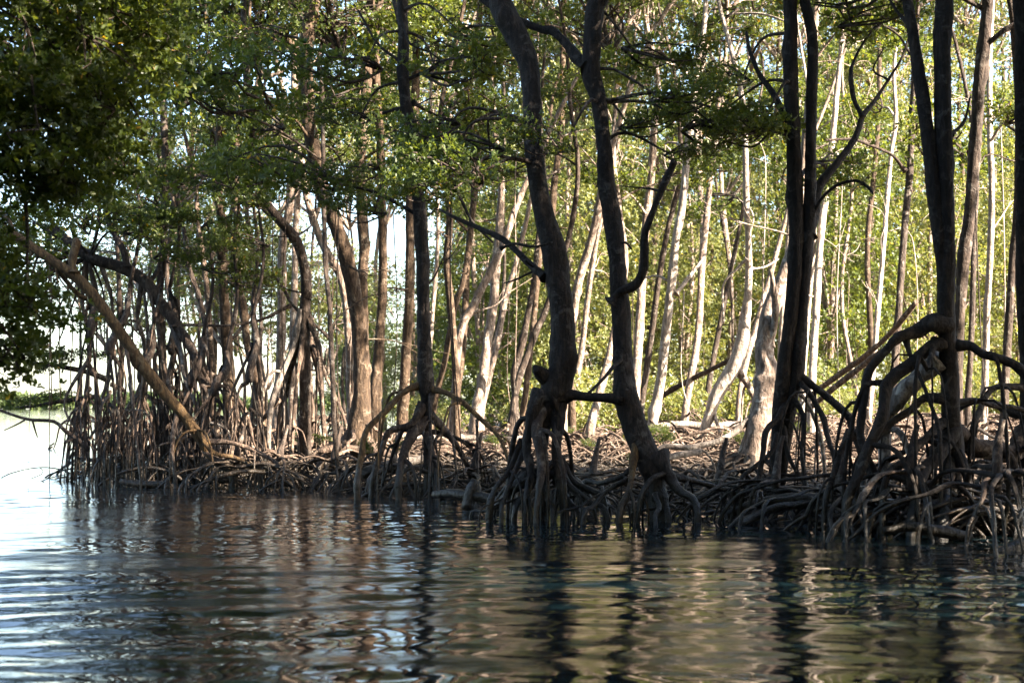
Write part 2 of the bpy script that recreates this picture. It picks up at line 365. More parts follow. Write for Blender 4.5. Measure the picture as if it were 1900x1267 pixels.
TREES = []
def tree(label, Y, stem, H=None, bark_=None, crown=('crown', 1.0), branches=(), roots=(), auto=(5, .35, .7, .7, 1.0), boughs=(2, 1.0), group=None, name='mangrove_tree', rootmat=None, sides=12, more_stems=(), cat='tree', crown_dy=0):
    seed = len(TREES) + 1; rng = np.random.RandomState(seed * 17 + 3); bark_ = bark_ or PALE
    Yf = wander(Y, .25 if Y < 18 else .5, rng.rand() * 6.28)
    S = to3d(stem, Yf); S = S[::-1]                      # bottom to top
    b = S[0].copy(); g = float(gz(b[0], b[1]))
    foot = g - .12
    if b[2] > foot + .02:
        S = np.vstack([[b[0] + (b[0] - S[1][0]) * .15, b[1], foot, b[3] * 1.25], S])
    base = np.array([S[0][0], S[0][1], max(g, 0)])
    e = tag(link(name, None, loc=base), label, cat, group); e.empty_display_size = .3
    if H:                                                # carry the stem on above the picture
        d = S[-1][:3] - S[-2][:3]; d /= np.linalg.norm(d); p = S[-1].copy(); r0 = p[3]; z0 = p[2]
        if H < z0 + .8: H = z0 + .8
        while p[2] < H - .6:
            d = d * .8 + np.array([rng.randn() * .12, rng.randn() * .12, .32]); d /= np.linalg.norm(d)
            p = p.copy(); p[:3] += d * 1.1; p[3] = max(.02, r0 * (1 - .7 * (p[2] - z0) / (H - z0 + .01))); S = np.vstack([S, p])
    off = np.append(base, 0)
    tb = Tubes(); tb.add(S - off, sides, .07 if Y < 22 else .12, .09, rng, knots=int(5 if Y < 25 else 2))
    link('trunk', tb.mesh('trunk', bark_), e)
    for ms in more_stems:
        M = to3d(ms, Yf)[::-1]
        if H:
            d = M[-1][:3] - M[-2][:3]; d /= np.linalg.norm(d); p = M[-1].copy()
            for _ in range(3): p = p.copy(); p[:3] += (d * .6 + np.array([.1, .1, .6])) * 1.0; p[3] *= .8; M = np.vstack([M, p])
        tb = Tubes(); tb.add(M - off, sides, .08, .09, rng, knots=4); link('stem', tb.mesh('stem', bark_), e)
    for br in branches:
        pts = br[0]; dy = br[1]; Y0 = near_Y(S, pts[0][0], pts[0][1]); n = len(pts)
        B = np.array([[*P(x, y, Y0 + dy * i / max(1, n - 1)), w_ / 2 / F * Y0] for i, (x, y, w_) in enumerate(pts)])
        if n > 3: B[1:-1, :3] += rng.randn(n - 2, 3) * .012
        m_ = B[0] + (B[1] - B[0]) * .25; m_[3] = B[0, 3] * .98; B[0, 3] *= 1.7; B = np.vstack([B[:1], m_[None], B[1:]])
        tb = Tubes(); tb.add(B - off, 10, .06, .16, rng, knots=5); link('branch', tb.mesh('branch', bark_), e)
    for rt in roots:
        pts = rt[0]; dy = rt[1]; Y0 = near_Y(S, pts[0][0], pts[0][1]); n = len(pts)
        B = np.array([[*P(x, y, Y0 + dy * i / max(1, n - 1)), w_ / 2 / F * Y0] for i, (x, y, w_) in enumerate(pts)])
        if n > 3: B[1:-1, :3] += rng.randn(n - 2, 3) * .022
        B[0, 3] *= 1.25; B[1:, 3] *= .9
        q = B[-1].copy(); q[2] = min(q[2] - .03, float(gz(q[0], q[1])) - .1); q[3] *= .8; B = np.vstack([B, q])
        tb = Tubes(); tb.add(B - off, 9, .06, .16, rng, knots=5)
        for _ in range(2):
            i0 = rng.randint(1, max(2, n - 1)); q = (B - off)[i0]; sx = rng.uniform(-.35, .35); sy = rng.uniform(-.3, .2)
            tb.add([[*q[:3], q[3] * .6], [q[0] + sx * .6, q[1] + sy * .6, q[2] - .06, q[3] * .45], [q[0] + sx, q[1] + sy, (q[2]) * .5, q[3] * .38], [q[0] + sx * 1.1, q[1] + sy, -.15 - base[2], q[3] * .28]], 6, .08, .15, rng)
        link('prop_root', tb.mesh('prop_root', rootmat or (rt[2] if len(rt) > 2 else SHADEBARK if Y < 15 else BARK if Y < 18 else ROOT)), e)  # root colour darkens towards the viewer to paint in the near shade
    n, h0, h1, Rr, rr = auto
    a0 = rng.rand() * 6.28
    for i in range(n):
        h = rng.uniform(h0, h1); k = np.searchsorted(S[:, 2], base[2] + h); k = min(max(k, 1), len(S) - 1)
        t = (base[2] + h - S[k - 1][2]) / (S[k][2] - S[k - 1][2] + 1e-6); q = S[k - 1] + (S[k] - S[k - 1]) * np.clip(t, 0, 1)
        a = a0 + i * 6.28 / n + rng.uniform(-.4, .4); rd = Rr * rng.uniform(.6, 1.3)
        ex, ey = q[0] + math.cos(a) * rd, q[1] + math.sin(a) * rd
        hh = q[2] - min(float(gz(ex, ey)), 0.6) + .02
        link('prop_root', (SHADEARCH if Y < 18 else ARCH)[rng.randint(len(ARCH))], e, loc=q[:3] - base, rot=(0, 0, a), scale=(rd, rr, hh))
    if Y > 17 and H:
        for i in range(3 if Y < 34 else 1):
            z = rng.uniform(base[2] + 1.6, min(S[-1][2] - .5, CH + HZ / F * Y)); k = min(np.searchsorted(S[:, 2], z), len(S) - 1); q = S[k][:3] - base; a = rng.rand() * 6.28; L = rng.uniform(.5, 1.7); r0 = max(.008, S[k][3] * rng.uniform(.15, .4))
            pth = [[*q, r0]]; dd = np.array([math.cos(a), math.sin(a) * .6, rng.uniform(-.1, .9)])
            for j in range(5): dd = dd + rng.randn(3) * .38; q = q + dd / np.linalg.norm(dd) * L / 5; pth.append([*q, max(.004, r0 * (1 - .17 * (j + 1)))])
            tb = Tubes(); tb.add(pth, 6, .1, .14, rng)
            for j in (2, 3, 4):
                q2 = np.array(pth[j][:3]); d2 = dd + rng.randn(3) * .9; d2 /= np.linalg.norm(d2); m2 = q2 + d2 * L * .2
                tb.add([[*q2, pth[j][3] * .6], [*m2, .005], [*(m2 + (d2 + rng.randn(3) * .5) * L * .22), .003]], 4, .12, .1, rng)
            link('branch', tb.mesh('branch', bark_), e)
        if rng.rand() < .55:
            z = rng.uniform(3, 5); k = min(np.searchsorted(S[:, 2], z), len(S) - 1); q = S[k][:3] - base + np.array([rng.uniform(-.6, .6), rng.uniform(-.3, .3), 0])
            tb = Tubes(); tb.add([[*(S[k][:3] - base), .010], [*(q + [0, 0, -.1]), .010], [q[0] + rng.randn() * .05, q[1], q[2] * .5, .009], [q[0] + rng.randn() * .1, q[1], rng.uniform(0, .8), .007]], 5, .15, .1, rng)
            link('aerial_root', tb.mesh('aerial_root', bark_), e)
    if crown and H:
        kind, s = crown; lib = {'crown': CROWN, 'dense': DENSE, 'sparse': SPARSE, 'thick': THICK}[kind]
        q = S[-1][:3] - base; link('crown', lib[rng.randint(len(lib))], e, loc=q + np.array([0, crown_dy, -.6]), rot=(0, 0, rng.rand() * 6.28), scale=(s, s, s * rng.uniform(.85, 1.1)))
    nb, bs = boughs
    zlo = max(CH + (HZ - 430) / F * Y, 2.6); zhi = S[-1][2]
    for i in range(nb):
        if zhi < zlo + .5: break
        z = zlo + (zhi - zlo) * ((i + rng.rand()) / nb); k = min(np.searchsorted(S[:, 2], z), len(S) - 1); q = S[k]
        a = rng.rand() * 6.28; L = rng.uniform(.5, 1.5); tip = q[:3] + np.array([math.cos(a) * L, math.sin(a) * L, .35 * L])
        tb = Tubes(); tb.add([[*(q[:3] - base), min(q[3] * .5, .03)], [*((q[:3] + tip) / 2 - base + np.array([0, 0, .1])), .02], [*(tip - base), .013]], 6, .15, .1, rng)
        bo = link('branch', tb.mesh('branch', bark_), e)
        link('leaves', BOUGH[rng.randint(4)], bo, loc=tip - base, rot=(rng.randn() * .2, rng.randn() * .2, a), scale=(bs * rng.uniform(.8, 1.4),) * 3)
    TREES.append(e); e['_S'] = 0
    del e['_S']
    return e, S, base

def bough_at(e, base, px, py, Y, s, stem_pt=None, n=1, rng=R):
    """a leafy branch of the tree e whose leaves show at (px, py), Y metres ahead"""
    for _ in range(n):
        q = P(px + rng.uniform(-25, 25), py + rng.uniform(-15, 15), Y + rng.uniform(-.4, .4)) - base
        a = rng.uniform(0, 6.28)
        if stem_pt is not None:
            s0 = np.array(stem_pt, float) - base; mid = (s0 + q) / 2 + np.array([rng.uniform(-.2, .2), rng.uniform(-.2, .2), .18])
            a = math.atan2(q[1] - s0[1], q[0] - s0[0])
            tb = Tubes(); tb.add([[*s0, .022], [*mid, .015], [*q, .009]], 6, .12, .12); bo = link('branch', tb.mesh('branch', BARK), e)
        else: bo = e
        link('leaves', BOUGH[rng.randint(0, 3)], bo, loc=q, rot=(rng.uniform(-.25, .25), rng.uniform(-.25, .25), a), scale=(s * rng.uniform(.8, 1.25),) * 3)

GE = "mangroves rooted along the water's edge"; GI = 'mangroves inside the sunlit grove'; GL = 'mangroves on the point'
#@TREES
# --- the two dark trunks in the middle
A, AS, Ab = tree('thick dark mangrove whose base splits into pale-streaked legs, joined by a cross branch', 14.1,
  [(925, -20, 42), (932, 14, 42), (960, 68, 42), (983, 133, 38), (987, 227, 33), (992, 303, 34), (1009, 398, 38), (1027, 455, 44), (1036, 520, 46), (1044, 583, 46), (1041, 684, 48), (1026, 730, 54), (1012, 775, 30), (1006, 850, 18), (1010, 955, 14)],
  H=8.6, bark_=SHADEBARK, crown=('dense', 1.1), sides=18, auto=(7, .2, .5, .55, .9), boughs=(0, 1), group=GE,
  branches=[([(1012, 516, 15), (975, 482, 13), (930, 446, 12), (884, 418, 9), (838, 400, 6), (815, 388, 4)], 1.0),
            ([(1036, 742, 30), (1062, 737, 18), (1094, 738, 15), (1136, 741, 17), (1156, 744, 16)], -.25),
            ([(930, 460, 6), (955, 452, 5), (990, 455, 4), (1025, 450, 3)], -.3), ([(975, 482, 5), (990, 500, 4), (960, 520, 3), (935, 525, 2)], .3),
            ([(1020, 705, 26), (1000, 690, 22), (994, 684, 14)], -.15)],
  roots=[([(1008, 730, 34), (984, 775, 28), (974, 830, 20), (982, 890, 14), (974, 955, 10)], -.3, SHADEBARK), ([(1034, 745, 32), (1037, 800, 23), (1036, 860, 20), (1048, 962, 18)], -.25, SHADEBARK), ([(1008, 750, 26), (998, 800, 22), (1000, 870, 17), (995, 958, 11)], -.5, BARK), ([(1037, 850, 15), (1056, 900, 12), (1100, 938, 11), (1128, 960, 9)], -.5), ([(975, 830, 13), (955, 870, 11), (935, 925, 10), (930, 960, 9)], -.5),
         ([(968, 815, 10), (934, 872, 11), (920, 910, 11), (908, 958, 14)], -.4), ([(1040, 850, 16), (1062, 885, 15), (1100, 915, 14), (1122, 940, 12)], -.3),
         ([(985, 880, 20), (950, 915, 18), (925, 940, 16), (905, 955, 12)], .2), ([(1000, 870, 14), (975, 920, 12), (955, 955, 12)], -.3), ([(1035, 870, 12), (1070, 900, 12), (1105, 925, 12), (1130, 945, 10)], .5), ([(1030, 890, 14), (1060, 935, 12), (1075, 960, 10)], -.2), ([(1000, 900, 12), (1020, 935, 10), (1025, 965, 9)], -.5)])
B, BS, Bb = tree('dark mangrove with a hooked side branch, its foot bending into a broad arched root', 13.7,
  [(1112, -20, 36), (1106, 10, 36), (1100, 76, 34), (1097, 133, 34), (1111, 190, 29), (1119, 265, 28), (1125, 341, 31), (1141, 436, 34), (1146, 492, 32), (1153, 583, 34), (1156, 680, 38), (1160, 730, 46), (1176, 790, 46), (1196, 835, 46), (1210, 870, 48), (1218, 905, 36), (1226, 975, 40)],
  H=8.4, bark_=SHADEBARK, crown=('dense', 1.05), sides=18, auto=(4, .12, .3, .5, .9), boughs=(0, 1), group=GE,
  branches=[([(1138, 562, 24), (1152, 540, 17), (1180, 527, 16), (1195, 495, 16), (1192, 446, 13), (1202, 410, 13), (1222, 360, 12), (1243, 310, 13), (1250, 300, 10)], -.5),
            ([(1092, 128, 24), (1072, 108, 20), (1055, 87, 18), (1028, 64, 16), (1005, 52, 15), (964, 38, 14), (933, 19, 13), (899, -2, 12), (860, -30, 11)], .7),
            ([(1158, 665, 9), (1140, 680, 8), (1115, 705, 6), (1088, 733, 4)], -.6), ([(1224, 355, 5), (1200, 350, 3), (1150, 345, 2)], .5), ([(1145, 455, 5), (1160, 450, 4), (1172, 462, 3)], -.2)],
  roots=[([(1215, 850, 34), (1240, 878, 26), (1268, 900, 20), (1288, 928, 16), (1295, 972, 16)], -.35), ([(1180, 800, 18), (1168, 850, 14), (1158, 904, 12), (1150, 965, 14)], -.4, RED), ([(1200, 850, 20), (1204, 900, 16), (1210, 965, 18)], .2), ([(1222, 900, 16), (1235, 935, 14), (1240, 972, 12)], -.2),
         ([(1163, 890, 9), (1130, 912, 10), (1095, 935, 10), (1083, 962, 10)], -.4), ([(1235, 880, 16), (1275, 890, 14), (1330, 905, 12), (1370, 925, 10)], .6), ([(1190, 850, 12), (1150, 880, 10), (1110, 900, 10), (1080, 905, 9)], .8)])
# --- dark trunk left of centre with long arched roots
Cc, CS, Cb = tree('straight dark mangrove standing on long thin arched roots spread like a tripod', 17.6,
  [(744, -20, 20), (746, 20, 20), (748, 57, 20), (749, 151, 22), (756, 200, 21), (767, 246, 22), (774, 330, 23), (778, 400, 25), (784, 480, 25), (785, 537, 25), (788, 640, 26), (790, 716, 32), (791, 745, 22), (792, 803, 16), (793, 880, 14)],
  H=8.8, bark_=SHADEBARK, crown=('crown', 1.15), sides=14, auto=(5, .3, .8, .7, .8), boughs=(3, 1.0), group=GE,
  branches=[([(745, 60, 10), (738, 30, 9), (730, 0, 8)], .5), ([(757, 200, 9), (735, 203, 7), (710, 210, 5)], .5), ([(766, 190, 7), (800, 210, 5), (850, 230, 3)], .4), ([(778, 330, 8), (788, 290, 7), (793, 250, 8), (830, 205, 8), (865, 163, 7), (903, 114, 6), (930, 60, 4)], .6), ([(790, 262, 7), (812, 288, 7), (842, 341, 6), (873, 409, 5), (915, 450, 4)], -.3), ([(835, 335, 5), (838, 275, 5), (870, 255, 5), (882, 225, 5), (945, 195, 3)], .3), ([(748, 120, 6), (700, 80, 5), (665, 20, 4)], .4)],
  roots=[([(786, 712, 18), (748, 730, 13), (712, 765, 12), (682, 800, 12), (668, 850, 12), (664, 905, 12)], -.6, RED), ([(786, 750, 18), (765, 780, 14), (724, 803, 13), (705, 840, 12), (690, 900, 11)], -.3), ([(795, 722, 12), (826, 728, 11), (856, 748, 10), (890, 775, 10), (925, 808, 9), (945, 850, 8), (955, 900, 7)], -.7, RED),
         ([(797, 716, 7), (799, 780, 6), (797, 900, 5)], -.5), ([(786, 775, 22), (762, 815, 20), (748, 850, 16), (740, 895, 14)], -.5), ([(885, 778, 5), (886, 830, 5), (887, 900, 5)], -.2), ([(797, 770, 16), (830, 800, 14), (855, 850, 12), (880, 905, 10)], .3), ([(790, 800, 12), (805, 850, 10), (812, 905, 9)], -.6)])
D1, DS, Db = tree('stout brown mangrove with an S-curved upper trunk and flared foot', 20.5,
  [(588, -20, 22), (583, 0, 24), (572, 60, 25), (568, 114, 25), (572, 208, 25), (580, 265, 27), (600, 360, 27), (627, 430, 28), (646, 492, 28), (660, 560, 30), (669, 629, 29), (670, 720, 32), (666, 798, 46), (660, 840, 54)],
  H=9.5, bark_=BROWN, crown=('crown', 1.2), sides=14, auto=(7, .3, .8, .8, 1.1), boughs=(3, 1.1), group=GE,
  roots=[([(655, 800, 22), (630, 830, 18), (605, 850, 14), (585, 890, 12)], -.4), ([(678, 810, 18), (700, 835, 14), (720, 870, 12), (728, 905, 10)], -.4)])
tree('thin dark upright stem standing close against the stout brown trunk', 18.9, [(592, 100, 6), (598, 170, 8), (600, 300, 8), (603, 474, 9), (611, 560, 9), (613, 609, 9), (617, 700, 10), (619, 777, 9), (625, 850, 9), (628, 900, 8)], H=6.6, bark_=BARK, crown=('crown', .6), auto=(3, .2, .5, .4, .6), boughs=(2, .7), group=GE)
# --- left-hand group
E1, ES, Eb = tree('dark tree whose curved trunk breaks up into a fan of sunlit slim roots', 21.5,
  [(452, 60, 11), (455, 95, 12), (460, 189, 13), (470, 265, 14), (489, 360, 15), (512, 400, 17), (545, 440, 18), (562, 484, 19), (569, 545, 20), (566, 590, 20)], H=8.6, bark_=BARK, crown=('crown', 1.0), boughs=(3, 1.0), group=GE, auto=(0, 0, 0, 0, 0),
  branches=[([(545, 440, 14), (492, 386, 12), (455, 356, 10), (402, 326, 7), (350, 330, 5)], .6), ([(611, 626, 6), (577, 597, 6), (544, 567, 6), (519, 525, 7), (481, 492, 6)], .4), ([(540, 567, 6), (481, 592, 5), (418, 605, 5), (356, 603, 5), (318, 605, 6)], -.6)],
  roots=[([(562, 575, 16), (548, 640, 14), (524, 690, 13), (506, 740, 12), (500, 800, 10), (502, 880, 8)], -.3, DEAD), ([(566, 580, 14), (545, 660, 11), (520, 730, 10), (512, 850, 8)], .2, DEAD), ([(570, 580, 12), (588, 640, 10), (600, 720, 8), (605, 870, 7)], -.4), ([(568, 590, 12), (572, 680, 10), (578, 780, 9), (570, 880, 8)], .3), ([(566, 600, 10), (550, 700, 8), (545, 790, 8), (540, 880, 7)], -.5), ([(568, 600, 10), (592, 690, 9), (600, 770, 8), (612, 880, 7)], .5), ([(560, 610, 10), (535, 700, 8), (520, 800, 8), (530, 890, 7)], .6), ([(520, 740, 8), (480, 790, 8), (450, 850, 7)], .2), ([(580, 640, 8), (610, 700, 7), (640, 790, 7), (648, 880, 6)], -.2)])
tree('sunlit warm brown trunk behind the fan of slim roots', 26, [(546, -10, 12), (547, 60, 13), (546, 189, 14), (542, 265, 14), (538, 379, 15), (525, 442, 16), (523, 567, 17), (519, 693, 18), (515, 790, 20)], H=10.5, crown=('crown', 1.1), group=GI, boughs=(3, 1.1), branches=[([(536, 250, 13), (523, 242, 11), (497, 232, 10), (470, 212, 9), (440, 175, 8), (417, 151, 6), (400, 110, 4)], .4), ([(546, 150, 7), (580, 120, 6), (610, 70, 4)], .3)])
tree('slim pale trunk half hidden by the warm brown one', 27, [(560, 120, 10), (557, 227, 11), (553, 341, 12), (549, 430, 12), (547, 500, 12), (544, 609, 13), (540, 780, 14)], H=9.5, crown=('crown', .9), group=GI, boughs=(3, 1.1))
tree('pale trunk leaning over the open water gap, crossing the dark curved one', 25, [(560, 300, 12), (568, 360, 13), (591, 436, 14), (610, 475, 15), (628, 505, 15), (642, 560, 15), (648, 640, 16), (652, 790, 17)], H=8.5, crown=('crown', .9), group=GI, boughs=(3, 1.0))
tree('forked mangrove, its trunk opening into a wide Y above a bare brown stem', 21.5, [(409, 189, 12), (405, 265, 13), (401, 341, 15), (412, 413, 17), (414, 505, 18), (419, 609, 20), (424, 700, 23), (428, 777, 27), (430, 840, 30)], bark_=BROWN, H=None, crown=None, auto=(9, .4, 1.1, .9, .9), group=GE,
  branches=[([(409, 192, 12), (430, 155, 11), (455, 125, 10), (489, 80, 10), (519, 68, 9), (557, 95, 8)], .5), ([(408, 190, 10), (395, 150, 8), (385, 100, 7), (380, 20, 5), (378, -60, 5)], -.3), ([(455, 125, 7), (462, 60, 6), (465, -40, 5)], .3)])
F1, FS, Fb = tree('curving sunlit trunk with a swollen elbow, between the forked tree and the fan of roots', 22.5, [(441, 250, 9), (441, 303, 11), (439, 417, 13), (438, 480, 14), (441, 525, 15), (453, 580, 18), (456, 610, 14), (461, 651, 14), (476, 714, 14), (485, 760, 15), (490, 820, 15)], bark_=BROWN, H=7.5, crown=('crown', .9), auto=(7, .3, .8, .8, .8), group=GE, boughs=(2, 1))
tree('thin reddish trunk between the leaning tree and the forked mangrove', 23.5, [(360, 330, 8), (366, 400, 9), (372, 450, 10), (380, 500, 10), (385, 546, 10), (390, 630, 11), (393, 693, 12), (396, 790, 13)], bark_=ROOT, H=7.5, crown=('crown', .8), auto=(7, .4, 1.0, .8, .8), group=GE, boughs=(2, 1))
tree('slender dark trunk rising into the dense leaves above the leaning tree', 22.5, [(299, 30, 12), (301, 110, 12), (303, 190, 13), (307, 341, 13), (304, 400, 13), (302, 484, 13), (296, 546, 14), (300, 640, 14), (303, 760, 15), (305, 850, 16)], bark_=BARK, H=8.0, crown=('crown', 1.0), auto=(8, .5, 1.3, .8, .7), group=GL, boughs=(3, 1))
for a_ in [('pale crooked sapling in front of the open sky', 27, [(340, 420, 8), (352, 500, 9), (372, 560, 9), (385, 640, 9), (392, 740, 10)]), ('twiggy sapling crossing the bright gap between brown trunks', 26, [(470, 380, 6), (478, 470, 7), (470, 560, 7), (478, 640, 8), (470, 760, 8)]),
           ('bare upright stem standing behind the leaning ochre trunk', 24, [(218, 470, 8), (222, 560, 9), (226, 650, 10), (222, 730, 11), (225, 800, 12)])]:
    tree(*a_, H=6.2, bark_=BARK, crown=('crown', .6), auto=(6, .3, .9, .7, .7), group=GL, boughs=(2, .8))
# the leaning pair on the point
tree('long ochre trunk leaning steeply out over the water, with a broken stub', 19.6,
  [(-60, 360, 13), (0, 417, 15), (50, 452, 16), (92, 480, 17), (134, 508, 20), (167, 540, 20), (201, 586, 21), (234, 634, 22), (268, 685, 23), (310, 735, 22), (347, 777, 20), (377, 823, 17), (400, 856, 16), (430, 880, 15)], bark_=RED, crown=None, sides=14, auto=(0, 0, 0, 0, 0), group=GL, rootmat=None,
  branches=[([(136, 508, 15), (137, 480, 15), (141, 452, 14), (141, 444, 10)], .1), ([(92, 485, 8), (118, 512, 8), (150, 545, 9), (185, 560, 8)], .4), ([(70, 475, 4), (62, 500, 4), (55, 520, 2)], .2), ([(30, 440, 8), (10, 400, 7), (-30, 350, 6)], .4), ([(85, 480, 3), (92, 540, 2.5), (95, 640, 2.2), (96, 760, 2)], .1), ([(104, 492, 3), (110, 560, 2.4), (108, 650, 2.2), (112, 745, 2)], -.1), ([(122, 505, 3), (134, 600, 2.2), (132, 700, 2), (136, 750, 1.6)], .2), ([(60, 465, 4), (52, 500, 3), (55, 530, 2)], 0), ([(215, 612, 6), (240, 600, 4), (262, 620, 3), (275, 600, 2)], -.2)],
  roots=[([(350, 780, 12), (365, 800, 10), (390, 838, 10), (440, 852, 9), (480, 880, 8)], -.2, RED), ([(370, 822, 12), (420, 826, 9), (470, 838, 9), (520, 870, 8)], -.3), ([(380, 835, 10), (430, 860, 8), (500, 862, 8), (560, 890, 7)], -.5), ([(330, 765, 8), (320, 820, 8), (325, 900, 7)], -.3), ([(268, 690, 7), (262, 780, 6), (268, 900, 6)], .3), ([(235, 640, 6), (248, 760, 6), (262, 905, 5)], -.3), ([(92, 488, 4), (96, 560, 3), (92, 640, 2)], .2)])
LEAN = tree('dark leaning trunk arching over the point and shedding a thicket of stilt roots', 20.8,
  [(100, 420, 14), (126, 446, 17), (167, 478, 20), (222, 496, 22), (268, 521, 22), (305, 572, 20), (343, 626, 18), (368, 676, 16), (377, 714, 15), (382, 777, 14), (385, 860, 13)], bark_=BARK, crown=None, sides=14, auto=(4, .4, .9, .7, .8), group=GL,
  branches=[([(236, 500, 16), (228, 465, 13), (218, 442, 12), (200, 400, 10), (188, 350, 8), (175, 280, 6)], .4), ([(275, 525, 10), (290, 505, 9), (300, 470, 7), (310, 440, 5)], .3), ([(126, 448, 10), (90, 400, 8), (60, 330, 7), (50, 260, 6)], .3)],
  roots=[([(272, 520, 10), (290, 560, 9), (300, 620, 8), (310, 690, 8), (330, 780, 7), (345, 880, 7)], -.5), ([(300, 560, 9), (330, 650, 8), (340, 700, 8), (372, 780, 8), (380, 880, 7)], -.4, DEAD), ([(188, 490, 8), (205, 560, 7), (212, 640, 6), (225, 760, 6), (235, 900, 6)], -.3), ([(160, 478, 8), (158, 560, 8), (164, 640, 8), (160, 760, 8), (168, 900, 7)], .1),
         ([(375, 690, 10), (410, 700, 8), (440, 740, 8), (470, 800, 7), (485, 870, 7)], .3), ([(378, 715, 9), (420, 722, 8), (455, 770, 7), (472, 860, 7)], -.3), ([(372, 790, 9), (400, 785, 9), (425, 812, 8), (430, 870, 7)], -.5, DEAD), ([(262, 525, 8), (258, 600, 7), (270, 650, 7), (262, 760, 6), (280, 890, 6)], .4)])
# five stilt-rooted mangroves standing in the water at the point
def stilts(label, px, py, Y, n, lean, topz):
    b = P(px, 900, Y); base = np.array([b[0], Y, 0.0]); head = P(px, py, Y); rng = np.random.RandomState(int(px))
    e = tag(link('stilt_mangrove', None, loc=base), label, 'tree', GL)
    h = head - base; tb = Tubes()
    top = h + np.array([lean, .3, topz])
    tb.add([[h[0], h[1], h[2] - .15, .05], [*h, .06], [*((h + top) / 2 + np.array([.08, 0, 0])), .045], [*top, .03]], 10, .08, .12, rng, knots=4); link('trunk', tb.mesh('trunk', BARK), e)
    tb = Tubes(); tb.add([[*top, .03], [*(top + [.15, 0, .8]), .025], [*(top + [.05, .1, 1.7]), .018]], 6, .15, .1, rng); bo = link('branch', tb.mesh('branch', BARK), e)
    for q in range(2): link('leaves', BOUGH[rng.randint(4)], bo, loc=top + [.1, 0, 1.0 + .6 * q], rot=(0, 0, rng.rand() * 6.28), scale=(.65, .65, .65))
    for i in range(int(n * .58)):
        a = rng.rand() * 6.28; z = h[2] + rng.uniform(-1.2, .8); z = max(.5, min(z, top[2]))
        t = np.clip((z - h[2]) / max(top[2] - h[2], .1), 0, 1); q = h + (top - h) * t; q[2] = z
        link('stilt_root', STILT[rng.randint(len(STILT))], e, loc=q, rot=(0, 0, a), scale=(rng.uniform(.3, .95), rng.uniform(.5, 1.2), z + .06))
for a_ in [('bundle of dark stilt roots at the very tip of the point', 168, 610, 21.2, 24, -.1, 1.0), ('stilt-rooted mangrove beside the tip of the point, roots hanging like a curtain', 205, 640, 20.4, 22, .2, .9), ('low stilt mangrove under the ochre leaning trunk', 262, 690, 20.8, 22, .1, .7),
           ('stilt mangrove with many thin roots behind the ochre leaning trunk', 318, 640, 21.8, 24, -.1, .9), ('stilt mangrove filling the gap below the dark leaning trunk', 355, 700, 20.6, 20, .1, .6), ('pale-tipped stilt mangrove between the leaning pair and the forked tree', 400, 715, 20.3, 16, .1, .5),
           ('slim stilt mangrove in front of the curving elbowed trunk', 462, 690, 20.0, 16, .0, .8)]: stilts(*a_)
